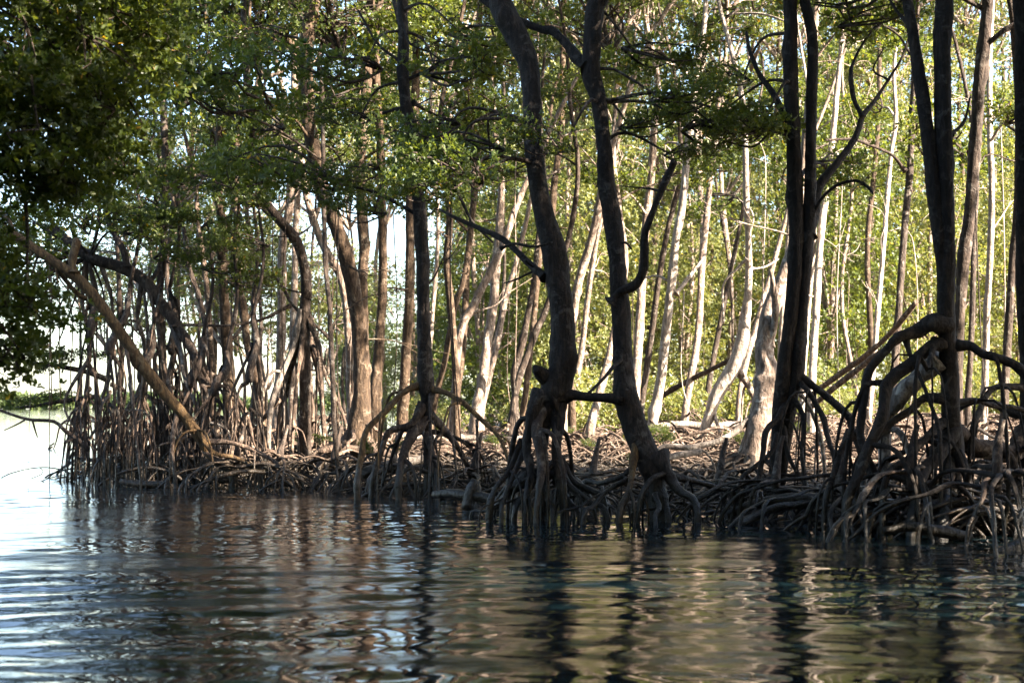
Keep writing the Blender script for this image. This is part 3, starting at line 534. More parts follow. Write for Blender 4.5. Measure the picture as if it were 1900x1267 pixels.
# --- centre, inside the grove
for a_ in [
 ('tall even trunk rising straight behind the stout brown mangrove', 23, [(688, 0, 15), (687, 76, 17), (678, 190, 18), (668, 300, 19), (670, 360, 20), (676, 455, 20), (672, 520, 20), (674, 629, 20), (680, 790, 22)], BROWN),
 ('straight brown trunk with a widening foot, next to the tripod-rooted tree', 24, [(700, 30, 12), (698, 76, 13), (698, 151, 14), (706, 265, 15), (709, 400, 16), (710, 537, 17), (704, 640, 19), (697, 720, 22), (696, 780, 24)], BROWN),
 ('sunlit upright trunk just touching the tripod-rooted dark tree', 25, [(772, 60, 14), (772, 120, 14), (770, 200, 15), (764, 300, 16), (761, 423, 17), (760, 537, 18), (755, 640, 18), (750, 720, 20), (745, 790, 22)], BROWN),
 ('curving slim trunk on the far side of the tripod roots, orange at its foot', 21, [(818, 200, 9), (824, 300, 10), (834, 400, 12), (832, 440, 13), (829, 492, 14), (838, 583, 13), (843, 640, 13), (847, 720, 13), (848, 821, 15)], BROWN),
 ('slim stem slanting behind the curving slim trunk', 28, [(880, 300, 9), (876, 400, 10), (861, 514, 11), (847, 560, 11), (834, 620, 11), (824, 675, 11), (806, 748, 12), (800, 790, 13)], BROWN),
 ('bright pale trunk leading from the sunny clearing to the canopy', 30, [(930, 330, 13), (928, 400, 14), (925, 446, 16), (919, 500, 17), (916, 560, 18), (904, 640, 18), (896, 700, 18), (884, 766, 22)], PALE),
 ('thin stem leaning beside the bright pale trunk', 31, [(985, 370, 8), (966, 455, 9), (951, 510, 10), (939, 551, 11), (928, 610, 11), (920, 652, 11), (905, 710, 11), (893, 770, 12)], PALE),
 ('slender upright stem with dappled bark in the middle of the clearing', 32, [(1005, 330, 9), (1003, 446, 10), (999, 500, 10), (994, 560, 10), (985, 640, 11), (975, 730, 12), (968, 785, 12)], BROWN),
 ('crooked brown stem behind the knobbed dark tree', 29, [(1000, 430, 9), (989, 528, 10), (980, 580, 11), (971, 629, 14), (957, 680, 14), (953, 700, 13), (958, 780, 11)], BARK),
 ('slanting slender trunk with a curved foot, just before the knobbed dark tree', 26, [(1060, 420, 10), (1040, 490, 11), (1021, 551, 12), (1006, 590, 12), (994, 615, 13), (980, 655, 13), (966, 693, 13), (955, 740, 13), (948, 800, 15)], BARK),
 ('pale trunk crossing behind the knobbed dark tree from its upper side', 27, [(1120, 330, 12), (1108, 400, 14), (1090, 470, 15), (1076, 514, 16), (1066, 560, 16), (1058, 640, 16), (1045, 760, 17)], PALE),
 ('thin pale stem slanting between the two dark trunks', 33, [(1130, 350, 8), (1108, 437, 9), (1098, 500, 10), (1090, 560, 10), (1080, 640, 11), (1067, 720, 12), (1060, 780, 12)], PALE),
 ('pale leaning trunk glimpsed between the two dark trunks near the ground', 26, [(1160, 480, 12), (1150, 560, 13), (1131, 656, 14), (1118, 710, 15), (1099, 780, 17), (1095, 810, 18)], PALE),
 ('straight pale trunk close behind the hooked side branch', 28, [(1212, 260, 13), (1208, 330, 14), (1200, 400, 15), (1195, 470, 16), (1190, 537, 16), (1186, 620, 17), (1181, 698, 17), (1176, 780, 19)], PALE),
 ('brightest white trunk, rising between the hooked branch and the dappled stem', 24.5, [(1290, 150, 12), (1284, 220, 13), (1275, 284, 14), (1266, 380, 14), (1255, 440, 15), (1246, 526, 16), (1236, 610, 17), (1226, 703, 18), (1212, 780, 20), (1207, 812, 22)], WHITE),
 ('slim brown stem slanting beside the brightest white trunk', 30, [(1262, 330, 9), (1240, 420, 10), (1222, 520, 11), (1212, 600, 11), (1200, 680, 12), (1190, 760, 12)], BARK),
 ('pale straight stem with grey foot, in front of the green thicket', 29, [(1330, 210, 9), (1326, 265, 10), (1318, 330, 11), (1311, 400, 12), (1304, 473, 13), (1300, 540, 13), (1296, 610, 13), (1286, 678, 13), (1277, 730, 14), (1271, 773, 15)], PALE),
 ('thin dark stem leaning beyond the pale straight one', 34, [(1380, 380, 7), (1367, 450, 8), (1352, 520, 9), (1336, 602, 10), (1325, 660, 10), (1316, 708, 11), (1310, 770, 11)], BARK),
 ('slanting brown stem among several near the fat pale stump', 31, [(1465, 380, 8), (1442, 465, 9), (1430, 510, 10), (1417, 552, 10), (1402, 610, 11), (1387, 663, 11), (1372, 740, 12)], PALE),
 ('second slanting stem, a little higher up the slope, near the fat pale stump', 34, [(1480, 420, 7), (1452, 500, 8), (1432, 580, 9), (1412, 650, 10), (1400, 740, 10)], PALE),
 ('bright white upright trunk showing beyond the twin trunks', 23, [(1552, 180, 10), (1548, 227, 11), (1533, 360, 12), (1527, 400, 13), (1520, 480, 13), (1516, 552, 14), (1510, 640, 14), (1507, 703, 15), (1506, 790, 17)], WHITE),
 ('narrow white stem seen through the slot before the twin trunks', 25, [(1468, 300, 7), (1464, 415, 8), (1458, 500, 9), (1453, 552, 9), (1448, 640, 9), (1446, 760, 10)], WHITE),
 ('narrow white stem pressed against the far side of the twin trunks', 24, [(1512, 420, 7), (1508, 480, 8), (1503, 540, 9), (1498, 590, 10), (1492, 680, 10), (1488, 790, 11)], WHITE),
 ('lone slim white stem standing free before the thicket', 25, [(1662, 220, 8), (1654, 284, 8), (1646, 370, 9), (1641, 430, 9), (1636, 500, 9), (1629, 577, 10), (1622, 660, 10), (1614, 748, 11), (1612, 790, 12)], WHITE),
 ('brown slim trunk with one long drooping branch', 21, [(1701, -10, 11), (1699, 60, 12), (1696, 151, 12), (1692, 240, 12), (1688, 322, 13), (1681, 390, 13), (1676, 455, 13), (1671, 530, 13), (1666, 602, 14), (1660, 680, 14), (1654, 780, 15)], BARK),
 ('bright white stem beside the gnarled trunk at the bank', 20, [(1838, 80, 9), (1836, 114, 10), (1836, 190, 10), (1837, 265, 11), (1840, 350, 11), (1839, 430, 12), (1836, 500, 12), (1831, 577, 12), (1828, 680, 13), (1826, 780, 14)], WHITE),
 ('thin brown stem between the gnarled trunk and the bright white stem', 22, [(1812, 330, 9), (1808, 425, 10), (1806, 500, 11), (1803, 602, 11), (1800, 680, 11), (1796, 740, 12)], BARK),
 ('dark slim trunk near the edge of the grove, behind the long arched root', 18, [(1872, -10, 12), (1884, 100, 13), (1890, 200, 13), (1890, 300, 14), (1886, 400, 14), (1879, 480, 14), (1872, 602, 15), (1866, 700, 15), (1861, 804, 17)], BARK)]:
    lab, Y_, st, bk = a_; rt = st[0][0] > 680
    tree(lab, Y_, st, H=(9.6 if Y_ < 27 else 10.8), bark_=bk, crown=(('sparse', .95) if rt else ('crown', 1.0)), auto=(6, .2, .7, .65, .8), group=GI, boughs=(2 if rt else 3, 1.0),
         branches=([([(1680, 318, 7), (1655, 290, 6), (1624, 273, 6), (1582, 259, 5), (1525, 261, 4)], -.4), ([(1690, 100, 5), (1660, 60, 4), (1600, 30, 3)], .4)] if 'drooping' in lab else
                   [([(1254, 545, 8), (1275, 520, 7), (1297, 490, 5), (1310, 470, 3)], .3)] if 'brightest' in lab else ()))
tree('pale branch-like trunk arching up from the clearing in a long curve', 26, [(960, 380, 11), (952, 400, 13), (935, 450, 14), (920, 482, 15), (905, 515, 15), (893, 537, 15), (875, 575, 15), (861, 597, 15), (850, 640, 15), (846, 700, 15), (842, 790, 16)], H=9, crown=('crown', .9), group=GI, boughs=(3, 1))
tree('brilliant white trunk kinked at the knee, standing on two spread legs', 24, [(1362, 114, 9), (1379, 197, 10), (1383, 273, 11), (1385, 379, 12), (1388, 440, 12), (1389, 526, 14), (1383, 590, 20), (1378, 630, 25), (1361, 680, 28), (1331, 728, 25), (1318, 765, 21), (1306, 799, 16), (1302, 830, 14)], H=9.5, bark_=WHITE, crown=('sparse', .95), group=GI, boughs=(2, 1), auto=(3, .1, .3, .5, .7),
     branches=[([(1386, 480, 5), (1365, 500, 4), (1345, 530, 4), (1342, 600, 4)], .3), ([(1388, 500, 5), (1420, 495, 4), (1445, 480, 3)], .3)], roots=[([(1366, 682, 14), (1385, 712, 12), (1402, 738, 11), (1412, 775, 9)], .1, PALE), ([(1322, 760, 8), (1332, 790, 7), (1345, 830, 6)], -.2, PALE)])
tree('dark bent trunk widening into a fat pale stump among the roots', 17.5, [(1475, 440, 22), (1466, 480, 26), (1452, 521, 30), (1432, 570, 32), (1422, 610, 32), (1419, 660, 36), (1428, 700, 44), (1420, 750, 50), (1405, 800, 48), (1392, 850, 50), (1385, 890, 44)], H=8, bark_=PALE, crown=('sparse', .9), sides=18, group=GE, auto=(6, .2, .5, .6, 1.1), boughs=(1, 1),
     branches=[([(1425, 640, 14), (1437, 600, 14), (1434, 540, 10), (1430, 500, 6)], -.3)], roots=[([(1435, 722, 16), (1410, 760, 15), (1380, 790, 14), (1341, 815, 13), (1280, 828, 12), (1220, 838, 10)], -.3, DEAD), ([(1380, 860, 40), (1350, 862, 26), (1320, 872, 20), (1295, 890, 16)], .1), ([(1395, 880, 24), (1398, 905, 20), (1400, 930, 16)], -.5), ([(1375, 870, 20), (1330, 895, 16), (1300, 920, 14)], -.5, DEAD)])
TW, TWS, TWb = tree('twin trunks growing side by side from one crotch above splayed dark roots', 14.8,
  [(1468, -20, 26), (1467, 60, 26), (1466, 151, 27), (1472, 246, 27), (1475, 341, 28), (1478, 400, 28), (1476, 470, 28), (1473, 526, 27), (1466, 600, 27), (1458, 652, 27), (1452, 710, 28), (1447, 760, 26), (1440, 840, 22), (1432, 920, 20)], H=8.8, bark_=SHADEBARK, crown=('sparse', 1.1), sides=18, group=GE, auto=(3, .3, .7, .6, .8), boughs=(2, .9),
  more_stems=[[(1493, -20, 19), (1500, 30, 20), (1508, 76, 20), (1506, 189, 20), (1503, 303, 21), (1502, 400, 22), (1497, 470, 22), (1490, 552, 22), (1485, 620, 24), (1480, 680, 28), (1468, 740, 24), (1460, 810, 18), (1448, 905, 18)]],
  branches=[([(1505, 440, 16), (1514, 398, 16), (1521, 352, 17), (1555, 303, 15), (1586, 258, 13), (1601, 220, 10), (1620, 190, 8), (1645, 155, 6), (1673, 110, 5), (1690, 60, 4)], .8), ([(1601, 218, 8), (1582, 182, 9), (1578, 140, 8), (1585, 110, 6), (1605, 80, 5), (1640, 30, 4)], .3),
            ([(1462, 240, 14), (1450, 200, 12), (1425, 165, 10), (1405, 130, 9), (1392, 95, 8), (1385, 60, 5)], .5), ([(1506, 400, 7), (1530, 365, 6), (1560, 345, 6), (1590, 335, 6), (1612, 352, 5), (1620, 360, 3)], -.4), ([(1466, 255, 7), (1450, 250, 5), (1430, 250, 4), (1400, 268, 4), (1370, 270, 3)], -.3), ([(1650, 150, 4), (1620, 130, 3), (1640, 90, 2)], .2)],
  roots=[([(1482, 695, 18), (1510, 715, 15), (1543, 743, 15), (1570, 772, 14), (1589, 799, 14), (1600, 850, 12), (1602, 930, 10)], -.5), ([(1478, 705, 12), (1500, 730, 11), (1523, 764, 10), (1540, 810, 10), (1548, 860, 9), (1545, 950, 8)], -.7), ([(1460, 745, 14), (1435, 770, 12), (1422, 804, 12), (1412, 860, 11), (1402, 940, 10)], -.5),
         ([(1470, 735, 10), (1490, 780, 9), (1500, 850, 8), (1505, 950, 7)], -.4), ([(1445, 800, 10), (1425, 840, 9), (1395, 870, 9), (1370, 905, 8)], -.4), ([(1470, 720, 9), (1495, 745, 9), (1515, 800, 9), (1530, 870, 8)], .4, DEAD), ([(1455, 790, 9), (1462, 850, 9), (1490, 900, 8), (1520, 950, 8)], -.2)])
# --- the right-hand group on the bank
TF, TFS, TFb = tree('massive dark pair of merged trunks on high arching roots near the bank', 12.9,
  [(1752, -20, 32), (1750, 60, 32), (1749, 114, 32), (1750, 265, 31), (1755, 400, 31), (1757, 480, 31), (1756, 560, 33), (1758, 620, 33), (1762, 700, 32), (1765, 780, 34), (1766, 830, 40), (1766, 900, 26)], H=8.6, bark_=SHADEBARK, crown=('dense', 1.0), sides=18, group=GE, auto=(4, .3, .9, .8, 1.2), boughs=(1, .9),
  more_stems=[[(1680, -20, 18), (1684, 0, 19), (1699, 95, 22), (1710, 170, 24), (1718, 227, 24), (1726, 300, 26), (1732, 360, 26), (1740, 420, 24), (1748, 490, 22), (1752, 580, 20)]],
  branches=[([(1700, 100, 8), (1690, 60, 7), (1665, 20, 5), (1640, -20, 4)], .5), ([(1765, 250, 6), (1790, 225, 5), (1800, 180, 3)], .3)],
  roots=[([(1752, 600, 40), (1725, 605, 34), (1700, 618, 28), (1665, 632, 20), (1640, 650, 19), (1615, 690, 19), (1602, 740, 17), (1596, 800, 16), (1604, 850, 14), (1625, 885, 14), (1640, 930, 12)], -.2, SHADEBARK), ([(1750, 640, 24), (1725, 650, 24), (1690, 676, 26), (1655, 715, 26), (1630, 770, 24), (1605, 825, 22), (1590, 880, 20), (1570, 950, 16)], -.4, SHADEBARK),
         ([(1745, 665, 44), (1715, 690, 38), (1685, 712, 34), (1662, 750, 30), (1646, 800, 28), (1638, 860, 26), (1625, 930, 18)], .4, DEAD), ([(1772, 642, 20), (1800, 645, 19), (1831, 652, 19), (1865, 668, 20), (1900, 693, 20), (1940, 740, 18), (1955, 900, 16)], -.3, SHADEBARK), ([(1772, 748, 12), (1800, 742, 11), (1840, 744, 11), (1880, 757, 10), (1915, 780, 10), (1940, 850, 9)], .5),
         ([(1752, 740, 20), (1715, 745, 16), (1685, 760, 15), (1650, 785, 15), (1610, 830, 14), (1590, 880, 12)], .1, SHADEBARK), ([(1680, 628, 12), (1690, 660, 9), (1702, 700, 8), (1722, 740, 8), (1735, 790, 8), (1745, 850, 8)], -.5), ([(1735, 630, 14), (1735, 660, 11), (1720, 680, 9), (1700, 690, 7)], -.5, SHADEBARK), ([(1755, 780, 18), (1720, 810, 14), (1680, 850, 12), (1640, 900, 12)], -.6, SHADEBARK),
         ([(1765, 800, 30), (1745, 840, 26), (1720, 880, 24), (1700, 930, 22), (1690, 990, 18)], -.7, SHADEBARK), ([(1770, 830, 22), (1790, 880, 18), (1800, 940, 16), (1805, 1000, 14)], -.6), ([(1592, 800, 12), (1560, 830, 12), (1545, 880, 12), (1530, 950, 10)], -.3), ([(1604, 850, 12), (1612, 880, 10), (1650, 880, 9), (1690, 900, 8)], -.3), ([(1765, 850, 26), (1755, 910, 24), (1748, 990, 22)], -.8, SHADEBARK)])
tree('gnarled mid-brown trunk with knobs and a strong side branch by the bank', 16.5, [(1834, -20, 20), (1831, 20, 21), (1824, 90, 23), (1818, 150, 23), (1813, 227, 23), (1808, 290, 22), (1804, 341, 22), (1797, 410, 22), (1788, 473, 23), (1784, 540, 21), (1780, 602, 21), (1776, 700, 21), (1775, 790, 24)], H=9, bark_=BARK, crown=('sparse', 1.0), sides=14, group=GE, auto=(6, .3, .8, .7, 1), boughs=(1, 1),
  branches=[([(1826, 85, 10), (1845, 68, 10), (1874, 50, 9), (1900, 40, 8), (1940, 20, 7)], -.3)])
tree('heavy dark trunk cut off by the edge of the view beside the bank', 13.6, [(1893, -20, 28), (1897, 80, 28), (1896, 200, 28), (1900, 300, 28), (1899, 400, 26), (1896, 500, 24), (1900, 600, 24), (1905, 700, 26), (1908, 850, 30)], H=8.5, bark_=SHADEBARK, crown=('dense', 1.0), sides=14, group=GE, auto=(9, .5, 1.2, .9, 1.3), boughs=(1, 1),
  roots=[([(1900, 800, 34), (1875, 835, 36), (1840, 838, 40), (1805, 822, 38), (1785, 808, 30), (1765, 820, 24), (1740, 850, 20), (1715, 900, 16)], -.8, BARK), ([(1840, 842, 18), (1830, 900, 16), (1826, 980, 14)], -.9, BARK), ([(1905, 720, 14), (1850, 720, 12), (1820, 760, 12), (1800, 830, 10)], -.5)])

def root_stand(label, px, Y, n, h, seed):
    """a low prop-rooted stool with a short cut stem"""
    rng = np.random.RandomState(seed); b = P(px, 900, Y); z = max(0, float(gz(b[0], Y))); base = np.array([b[0], Y, z])
    e = tag(link('stilt_mangrove', None, loc=base), label, 'tree', GE)
    tb = Tubes(); tb.add([[0, 0, h * .6, .03], [0, 0, h, .045], [.05, .1, h + .25, .03], [.09, .1, h + .4, .018]], 8, .08, .12, rng, knots=2); link('trunk', tb.mesh('trunk', BARK), e)
    for i in range(n):
        a = i * 6.28 / n + rng.uniform(-.3, .3); q = h * rng.uniform(.6, 1.0); rd = rng.uniform(.5, 1.3)
        link('prop_root', (SHADEARCH if Y < 15 and i % 6 else ARCH)[rng.randint(len(ARCH))], e, loc=(0, 0, q), rot=(0, 0, a), scale=(rd, rng.uniform(.7, 1.2), q + z + .1))
for i, a_ in enumerate([('low stool of dark arched roots in front of the massive merged trunks', 1690, 12.3, 9, .55), ('low stool of arched roots at the water just past the twin trunks', 1560, 13.3, 9, .5), ('tangled stool of roots at the foot of the twin trunks', 1440, 13.9, 9, .42), ('root stool at the bank under the heavy edge trunk', 1850, 11.6, 10, .6), ('small root stool between the dark hooked tree and the pale stump', 1335, 14.8, 8, .38),
      ('root stool in the water beyond the hooked dark tree', 1100, 16.5, 8, .35), ('root stool between the tripod tree and the knobbed dark tree', 880, 17.6, 8, .38), ('root stool below the stout brown trunk', 620, 19.3, 9, .45), ('root stool below the fan of slim sunlit roots', 520, 19.6, 9, .45), ('root stool by the foot of the tripod tree', 730, 18.3, 9, .42), ('root stool below the ochre leaning trunk foot', 440, 19.6, 9, .45)]):
    root_stand(*a_, seed=300 + i)

HERO = [(230, 'the ochre leaning trunk'), (300, 'the slender dark trunk'), (369, 'the dark leaning trunk'), (414, 'the forked mangrove'), (450, 'the elbowed trunk'), (540, 'the fan of slim roots'), (650, 'the stout brown trunk'), (709, 'the widening-foot trunk'), (785, 'the tripod-rooted tree'), (835, 'the curving slim trunk'), (920, 'the bright clearing trunk'), (975, 'the dappled stem'), (1035, 'the knobbed dark tree'), (1090, 'the thin slanting stem'), (1148, 'the hooked dark trunk'), (1190, 'the straight pale trunk'), (1250, 'the brightest white trunk'), (1302, 'the grey-footed stem'), (1388, 'the kinked white trunk'), (1430, 'the fat pale stump'), (1475, 'the twin trunks'), (1520, 'the bright upright trunk'), (1635, 'the lone white stem'), (1675, 'the drooping-branch stem'), (1752, 'the massive merged trunks'), (1795, 'the gnarled trunk'), (1835, 'the bank white stem'), (1896, 'the heavy edge trunk')]
def by(px):
    h = min(HERO, key=lambda q: abs(q[0] - px)); return h[1]
# --- nameless slim trunks deep in the grove
rngf = np.random.RandomState(5)
for i in range(15):
    px = rngf.uniform(330, 1930); Yd = rngf.uniform(27, 46); w_ = rngf.uniform(.07, .17) * F / Yd; ln = rngf.uniform(-70, 110); bx = px - ln
    if i % 3 == 0: w_ *= .5
    ka, kb = rngf.uniform(8, 30), rngf.uniform(3, 12)
    pts = [(px + ka * math.sin(t * 5 + i) + kb * math.sin(t * 13 + 2 * i) + (bx - px) * t, -20 + 830 * t, w_ * (.75 + .4 * t)) for t in np.linspace(0, 1, 12)]
    hero = [(369, 'the leaning pair on the point'), (414, 'the forked mangrove'), (450, 'the elbowed curving trunk'), (560, 'the fan of slim roots'), (650, 'the stout brown trunk'), (785, 'the tripod-rooted tree'), (835, 'the curving slim trunk'), (920, 'the bright clearing trunk'), (1035, 'the knobbed dark tree'), (1148, 'the hooked dark trunk'), (1250, 'the brightest white trunk'), (1302, 'the grey-footed stem'), (1388, 'the kinked white trunk'), (1475, 'the twin trunks'), (1635, 'the lone white stem'), (1675, 'the drooping-branch stem'), (1752, 'the massive merged trunks'), (1835, 'the bank white stem'), (1896, 'the heavy edge trunk')]
    hn_ = min(hero, key=lambda q: abs(q[0] - (px + bx) / 2))
    slab = '%s %s %s deep in grove, %s %s' % ('hair-thin' if i % 3 == 0 else 'slim', ['dark brown', 'pale', 'warm brown'][i % 3], 'leaning stem' if abs(ln) > 45 else 'upright stem', 'just past' if (px + bx) / 2 > hn_[0] else 'just before', hn_[1])
    tree(slab, Yd, pts, H=11.5 if Yd > 33 else 10, bark_=[BARK, PALE, BROWN][i % 3], crown=('sparse', .9), auto=(4, .2, .6, .6, .8), boughs=(2 if px > 650 else 1, 1.2), group='unnamed slim trunks deep in the grove', sides=8)

# --- the thicket wall behind, and bushes
def simple_tree(label, x, y, meshes, s, h, group, cat='tree', name='mangrove_tree', bk=None):
    z = float(gz(x, y)); e = tag(link(name, None, loc=(x, y, z)), label, cat, group); rng = np.random.RandomState(int(abs(x * 91 + y * 37)) % 99999)
    a, b = rng.randn(2) * .25
    tb = Tubes(); tb.add([[0, 0, -.2, .11], [a * .4, b * .4, h * .35, .085], [a, b * .2, h * .7, .06], [a * .6, b, h, .03]], 7, .3, .1, rng); link('trunk', tb.mesh('trunk', bk or PALE), e)
    link('crown', meshes[rng.randint(len(meshes))], e, loc=(0, 0, 0), rot=(0, 0, rng.rand() * 6.28), scale=(s, s, s * rng.uniform(.9, 1.15)))
    return e
k = 0
for row, (Yr, x0, x1, st, s) in enumerate([(41, -3.2, 15.5, 2.9, 1.0), (47, -4.5, 18, 2.7, 1.12), (54, -5.5, 21, 2.8, 1.3), (63, -6.5, 25, 3.2, 1.5), (76, -7, 31, 4.0, 1.9)]):
    x = x0
    while x < x1:
        low = .55 if 950 + x / Yr * F < 860 else 1.0; shaded = rngf.rand() < .55; sz = s * rngf.uniform(.7, 1.15) * low
        rw = ['front', 'second', 'third', 'fourth', 'rearmost'][row]
        simple_tree(('shade-coloured dark green' if shaded else 'sun-coloured bright green') + ' thicket mangrove in its %s row, behind %s' % (rw, by(950 + x / Yr * F)), x + rngf.uniform(-.6, .6), Yr + rngf.uniform(-2.5, 2.5), SHADETHICK if shaded else THICK, sz, 8.5 * sz, 'shade-coloured thicket trees behind the grove' if shaded else 'sun-coloured thicket trees behind the grove'); x += st * rngf.uniform(.75, 1.25)  # dark ones carry painted shade, bright ones painted sunlight
for i in range(26):
    x = rngf.uniform(-3, 15); y = rngf.uniform(31, 41)
    e = tag(link('mangrove_shrub', None, loc=(x, y, float(gz(x, y)))), ('small' if i % 3 else 'larger') + ' green shrub low before the thicket, beside %s' % by(950 + x / y * F), 'shrub', 'low shrubs before the thicket')
    link('leaves', BUSH[i % 2], e, rot=(0, 0, rngf.rand() * 6.28), scale=(rngf.uniform(.6, 1.2),) * 3)
for i in range(24):
    px = 650 + i * 56 + rngf.uniform(-30, 30); y = rngf.uniform(44, 54); x = (px - 950) / F * y; sz = rngf.uniform(1.2, 1.7); zc = CH + (HZ - rngf.uniform(-40, 330)) / F * y - 1.0
    z = float(gz(x, y)); e = tag(link('mangrove_tree', None, loc=(x, y, z)), 'tall airy yellow-green crown rising above the thicket, over %s' % by(px), 'tree', 'tall airy trees above the thicket')
    tb = Tubes(); q_ = rngf.randn(4) * .35; tb.add([[0, 0, -.2, .11], [q_[0], q_[1], zc * .35, .09], [q_[2], q_[3], zc * .7, .07], [0, 0, zc + .3, .045]], 7, .3, .12); link('trunk', tb.mesh('trunk', PALE if i % 2 else BROWN), e)
    link('crown', SPARSE[i % 3], e, loc=(0, 0, zc - z), rot=(0, 0, i * 2.1), scale=(sz, sz, sz * 1.1))
    link('leaves', SPARSE[(i + 1) % 3], e, loc=(.5, .3, zc - z + 2.2), rot=(0, 0, i), scale=(sz, sz, sz))
# thin leafy trees that let the sky through behind the point
for i, (px, Yd, s, zc) in enumerate([(300, 33, .9, 5.2), (370, 38, 1.0, 6.3), (455, 36, 1.0, 6.8), (520, 41, 1.0, 7.4), (590, 37, 1.0, 6.8), (650, 42, 1.1, 7.2), (265, 30, .9, 4.2), (330, 27, .9, 5.6), (420, 29, .9, 3.0), (420, 29, .9, 3.0), (610, 34, .9, 2.6), (200, 31, .7, 3.0), (255, 34, .8, 3.6), (310, 36, .9, 2.4), (375, 33, .8, 3.9), (440, 38, .9, 3.2), (500, 34, .8, 2.2), (545, 39, .9, 4.4), (585, 36, .8, 3.2), (645, 40, .9, 3.6), (480, 42, 1.0, 5.4), (340, 40, 1.0, 5.0), (150, 37, .8, 4.4)]):
    x = (px - 950) / F * Yd; z = max(-.2, float(gz(x, Yd))); e = tag(link('mangrove_tree', None, loc=(x, Yd, z)), 'thin %s-crowned mangrove against the pale sky, behind %s' % ('low' if zc < 4 else 'high', by(px)), 'tree', 'thin trees behind the point')
    tb = Tubes(); tb.add([[0, 0, -.3, .06], [.25 * math.sin(i), 0, zc * .3, .05], [-.2 * math.sin(2 * i), 0, zc * .65, .04], [-.05, .1, zc, .03]], 7, .3, .1); link('trunk', tb.mesh('trunk', BARK), e)
    link('crown', SPARSE[i % 3], e, loc=(-.05, .1, zc - z - .2), rot=(0, 0, i), scale=(s * .98,) * 3)
    for j in range(5):
        a = j * 1.26 + i; link('prop_root', ARCH[(i + j) % len(ARCH)], e, loc=(0, 0, .9), rot=(0, 0, a), scale=(.9, 1, 1.1 + abs(z)))

# --- the overhanging tree at the left, close to the boat
def overhang():
    base = np.array([-5.2, 8.6, -.5]); e = tag(link('overhanging_mangrove', None, loc=base), 'blurred dark tree hanging its dense leaves over the water, nearest to the viewer', 'tree')
    tb = Tubes(); tb.add([[0, 0, 0, .2], [.1, 0, 1.6, .15], [.5, .2, 3.2, .12], [1.0, .1, 4.6, .09], [1.6, .2, 5.8, .06]], 12, .15, .1); link('trunk', tb.mesh('trunk', BARK), e)
    blobs = []
    for px, py, Y, rx, rz in [(70, 120, 8.6, .62, .45), (180, 50, 9, .5, .35), (50, 270, 8.4, .5, .25), (170, 210, 8.8, .40, .33), (265, 100, 9.4, .32, .28), (215, 300, 9.2, .22, .2), (30, 570, 8.2, .22, .22), (0, 490, 8.4, .15, .12), (25, 670, 8.0, .16, .12), (-140, 300, 8.4, .7, .8), (120, -80, 8.8, 1.0, .4), (330, -60, 9.5, .6, .22), (120, 345, 8.8, .3, .1), (-150, 600, 8, .5, .5)]:
        q = P(px, py, Y) - base; blobs.append((tuple(q), (rx, rx * 1.3, rz)))
    me = foliage('overhanging_leaves', LM, blobs, 82, 24, 6, .044, 900, root=(1.0, .1, 4.3), srad=(.17, .17, .11), twig=.005, limb=.02)
    link('crown', me, e)
    for pts, dy in [([(-60, 900, 9), (0, 768, 6)], 0)][:0]: pass
    for j in range(7): link('prop_root', ARCH[j], e, loc=(0, 0, 1.3), rot=(0, 0, j * .9), scale=(.9, 1.6, 1.5))
overhang()
# bare branch reaching over the water from the stilts at the point
e = tag(link('bare_branch', None, loc=P(145, 812, 20.6)), 'bare forked branch reaching from the stilt roots out over the open water', 'branch')
b0 = P(145, 812, 20.6)
for pts in [[(165, 835, 9), (140, 812, 9), (122, 800, 8), (100, 782, 7), (55, 778, 6), (20, 768, 5), (-30, 750, 5)], [(140, 812, 6), (128, 818, 5), (118, 822, 3)], [(60, 779, 4), (66, 800, 3), (70, 812, 2)], [(46, 779, 4), (30, 788, 3), (8, 798, 2)], [(132, 806, 4), (134, 792, 3), (120, 785, 2)]]:
    tb = Tubes(); tb.add([[*(P(x, y, 20.6) - b0), w_ / 2 / F * 20.6] for x, y, w_ in pts], 7, .1, .1); link('limb', tb.mesh('limb', BARK), e)
for pts, lab in [([(200, 705, 12), (160, 690, 11), (100, 678, 8), (50, 672, 6), (-10, 655, 5)], 'leafy bough reaching low over the water from the point, upper of two'), ([(180, 735, 10), (130, 742, 8), (70, 752, 7), (30, 757, 5)], 'leafy bough reaching low over the water from the point, lower of two')]:
    b0 = P(pts[0][0], pts[0][1], 22.5); e = tag(link('leafy_bough', None, loc=b0), lab, 'branch', 'boughs over the open water')
    tb = Tubes(); tb.add([[*(P(x, y, 22.5) - b0), w_ / 2 / F * 22.5] for x, y, w_ in pts], 7, .12, .1); link('limb', tb.mesh('limb', BARK), e)
    for x, y, w_ in pts[2:]: link('leaves', BOUGH[int(x) % 4], e, loc=P(x, y - 12, 22.3) - b0, rot=(0, 0, x), scale=(.55, .55, .5))

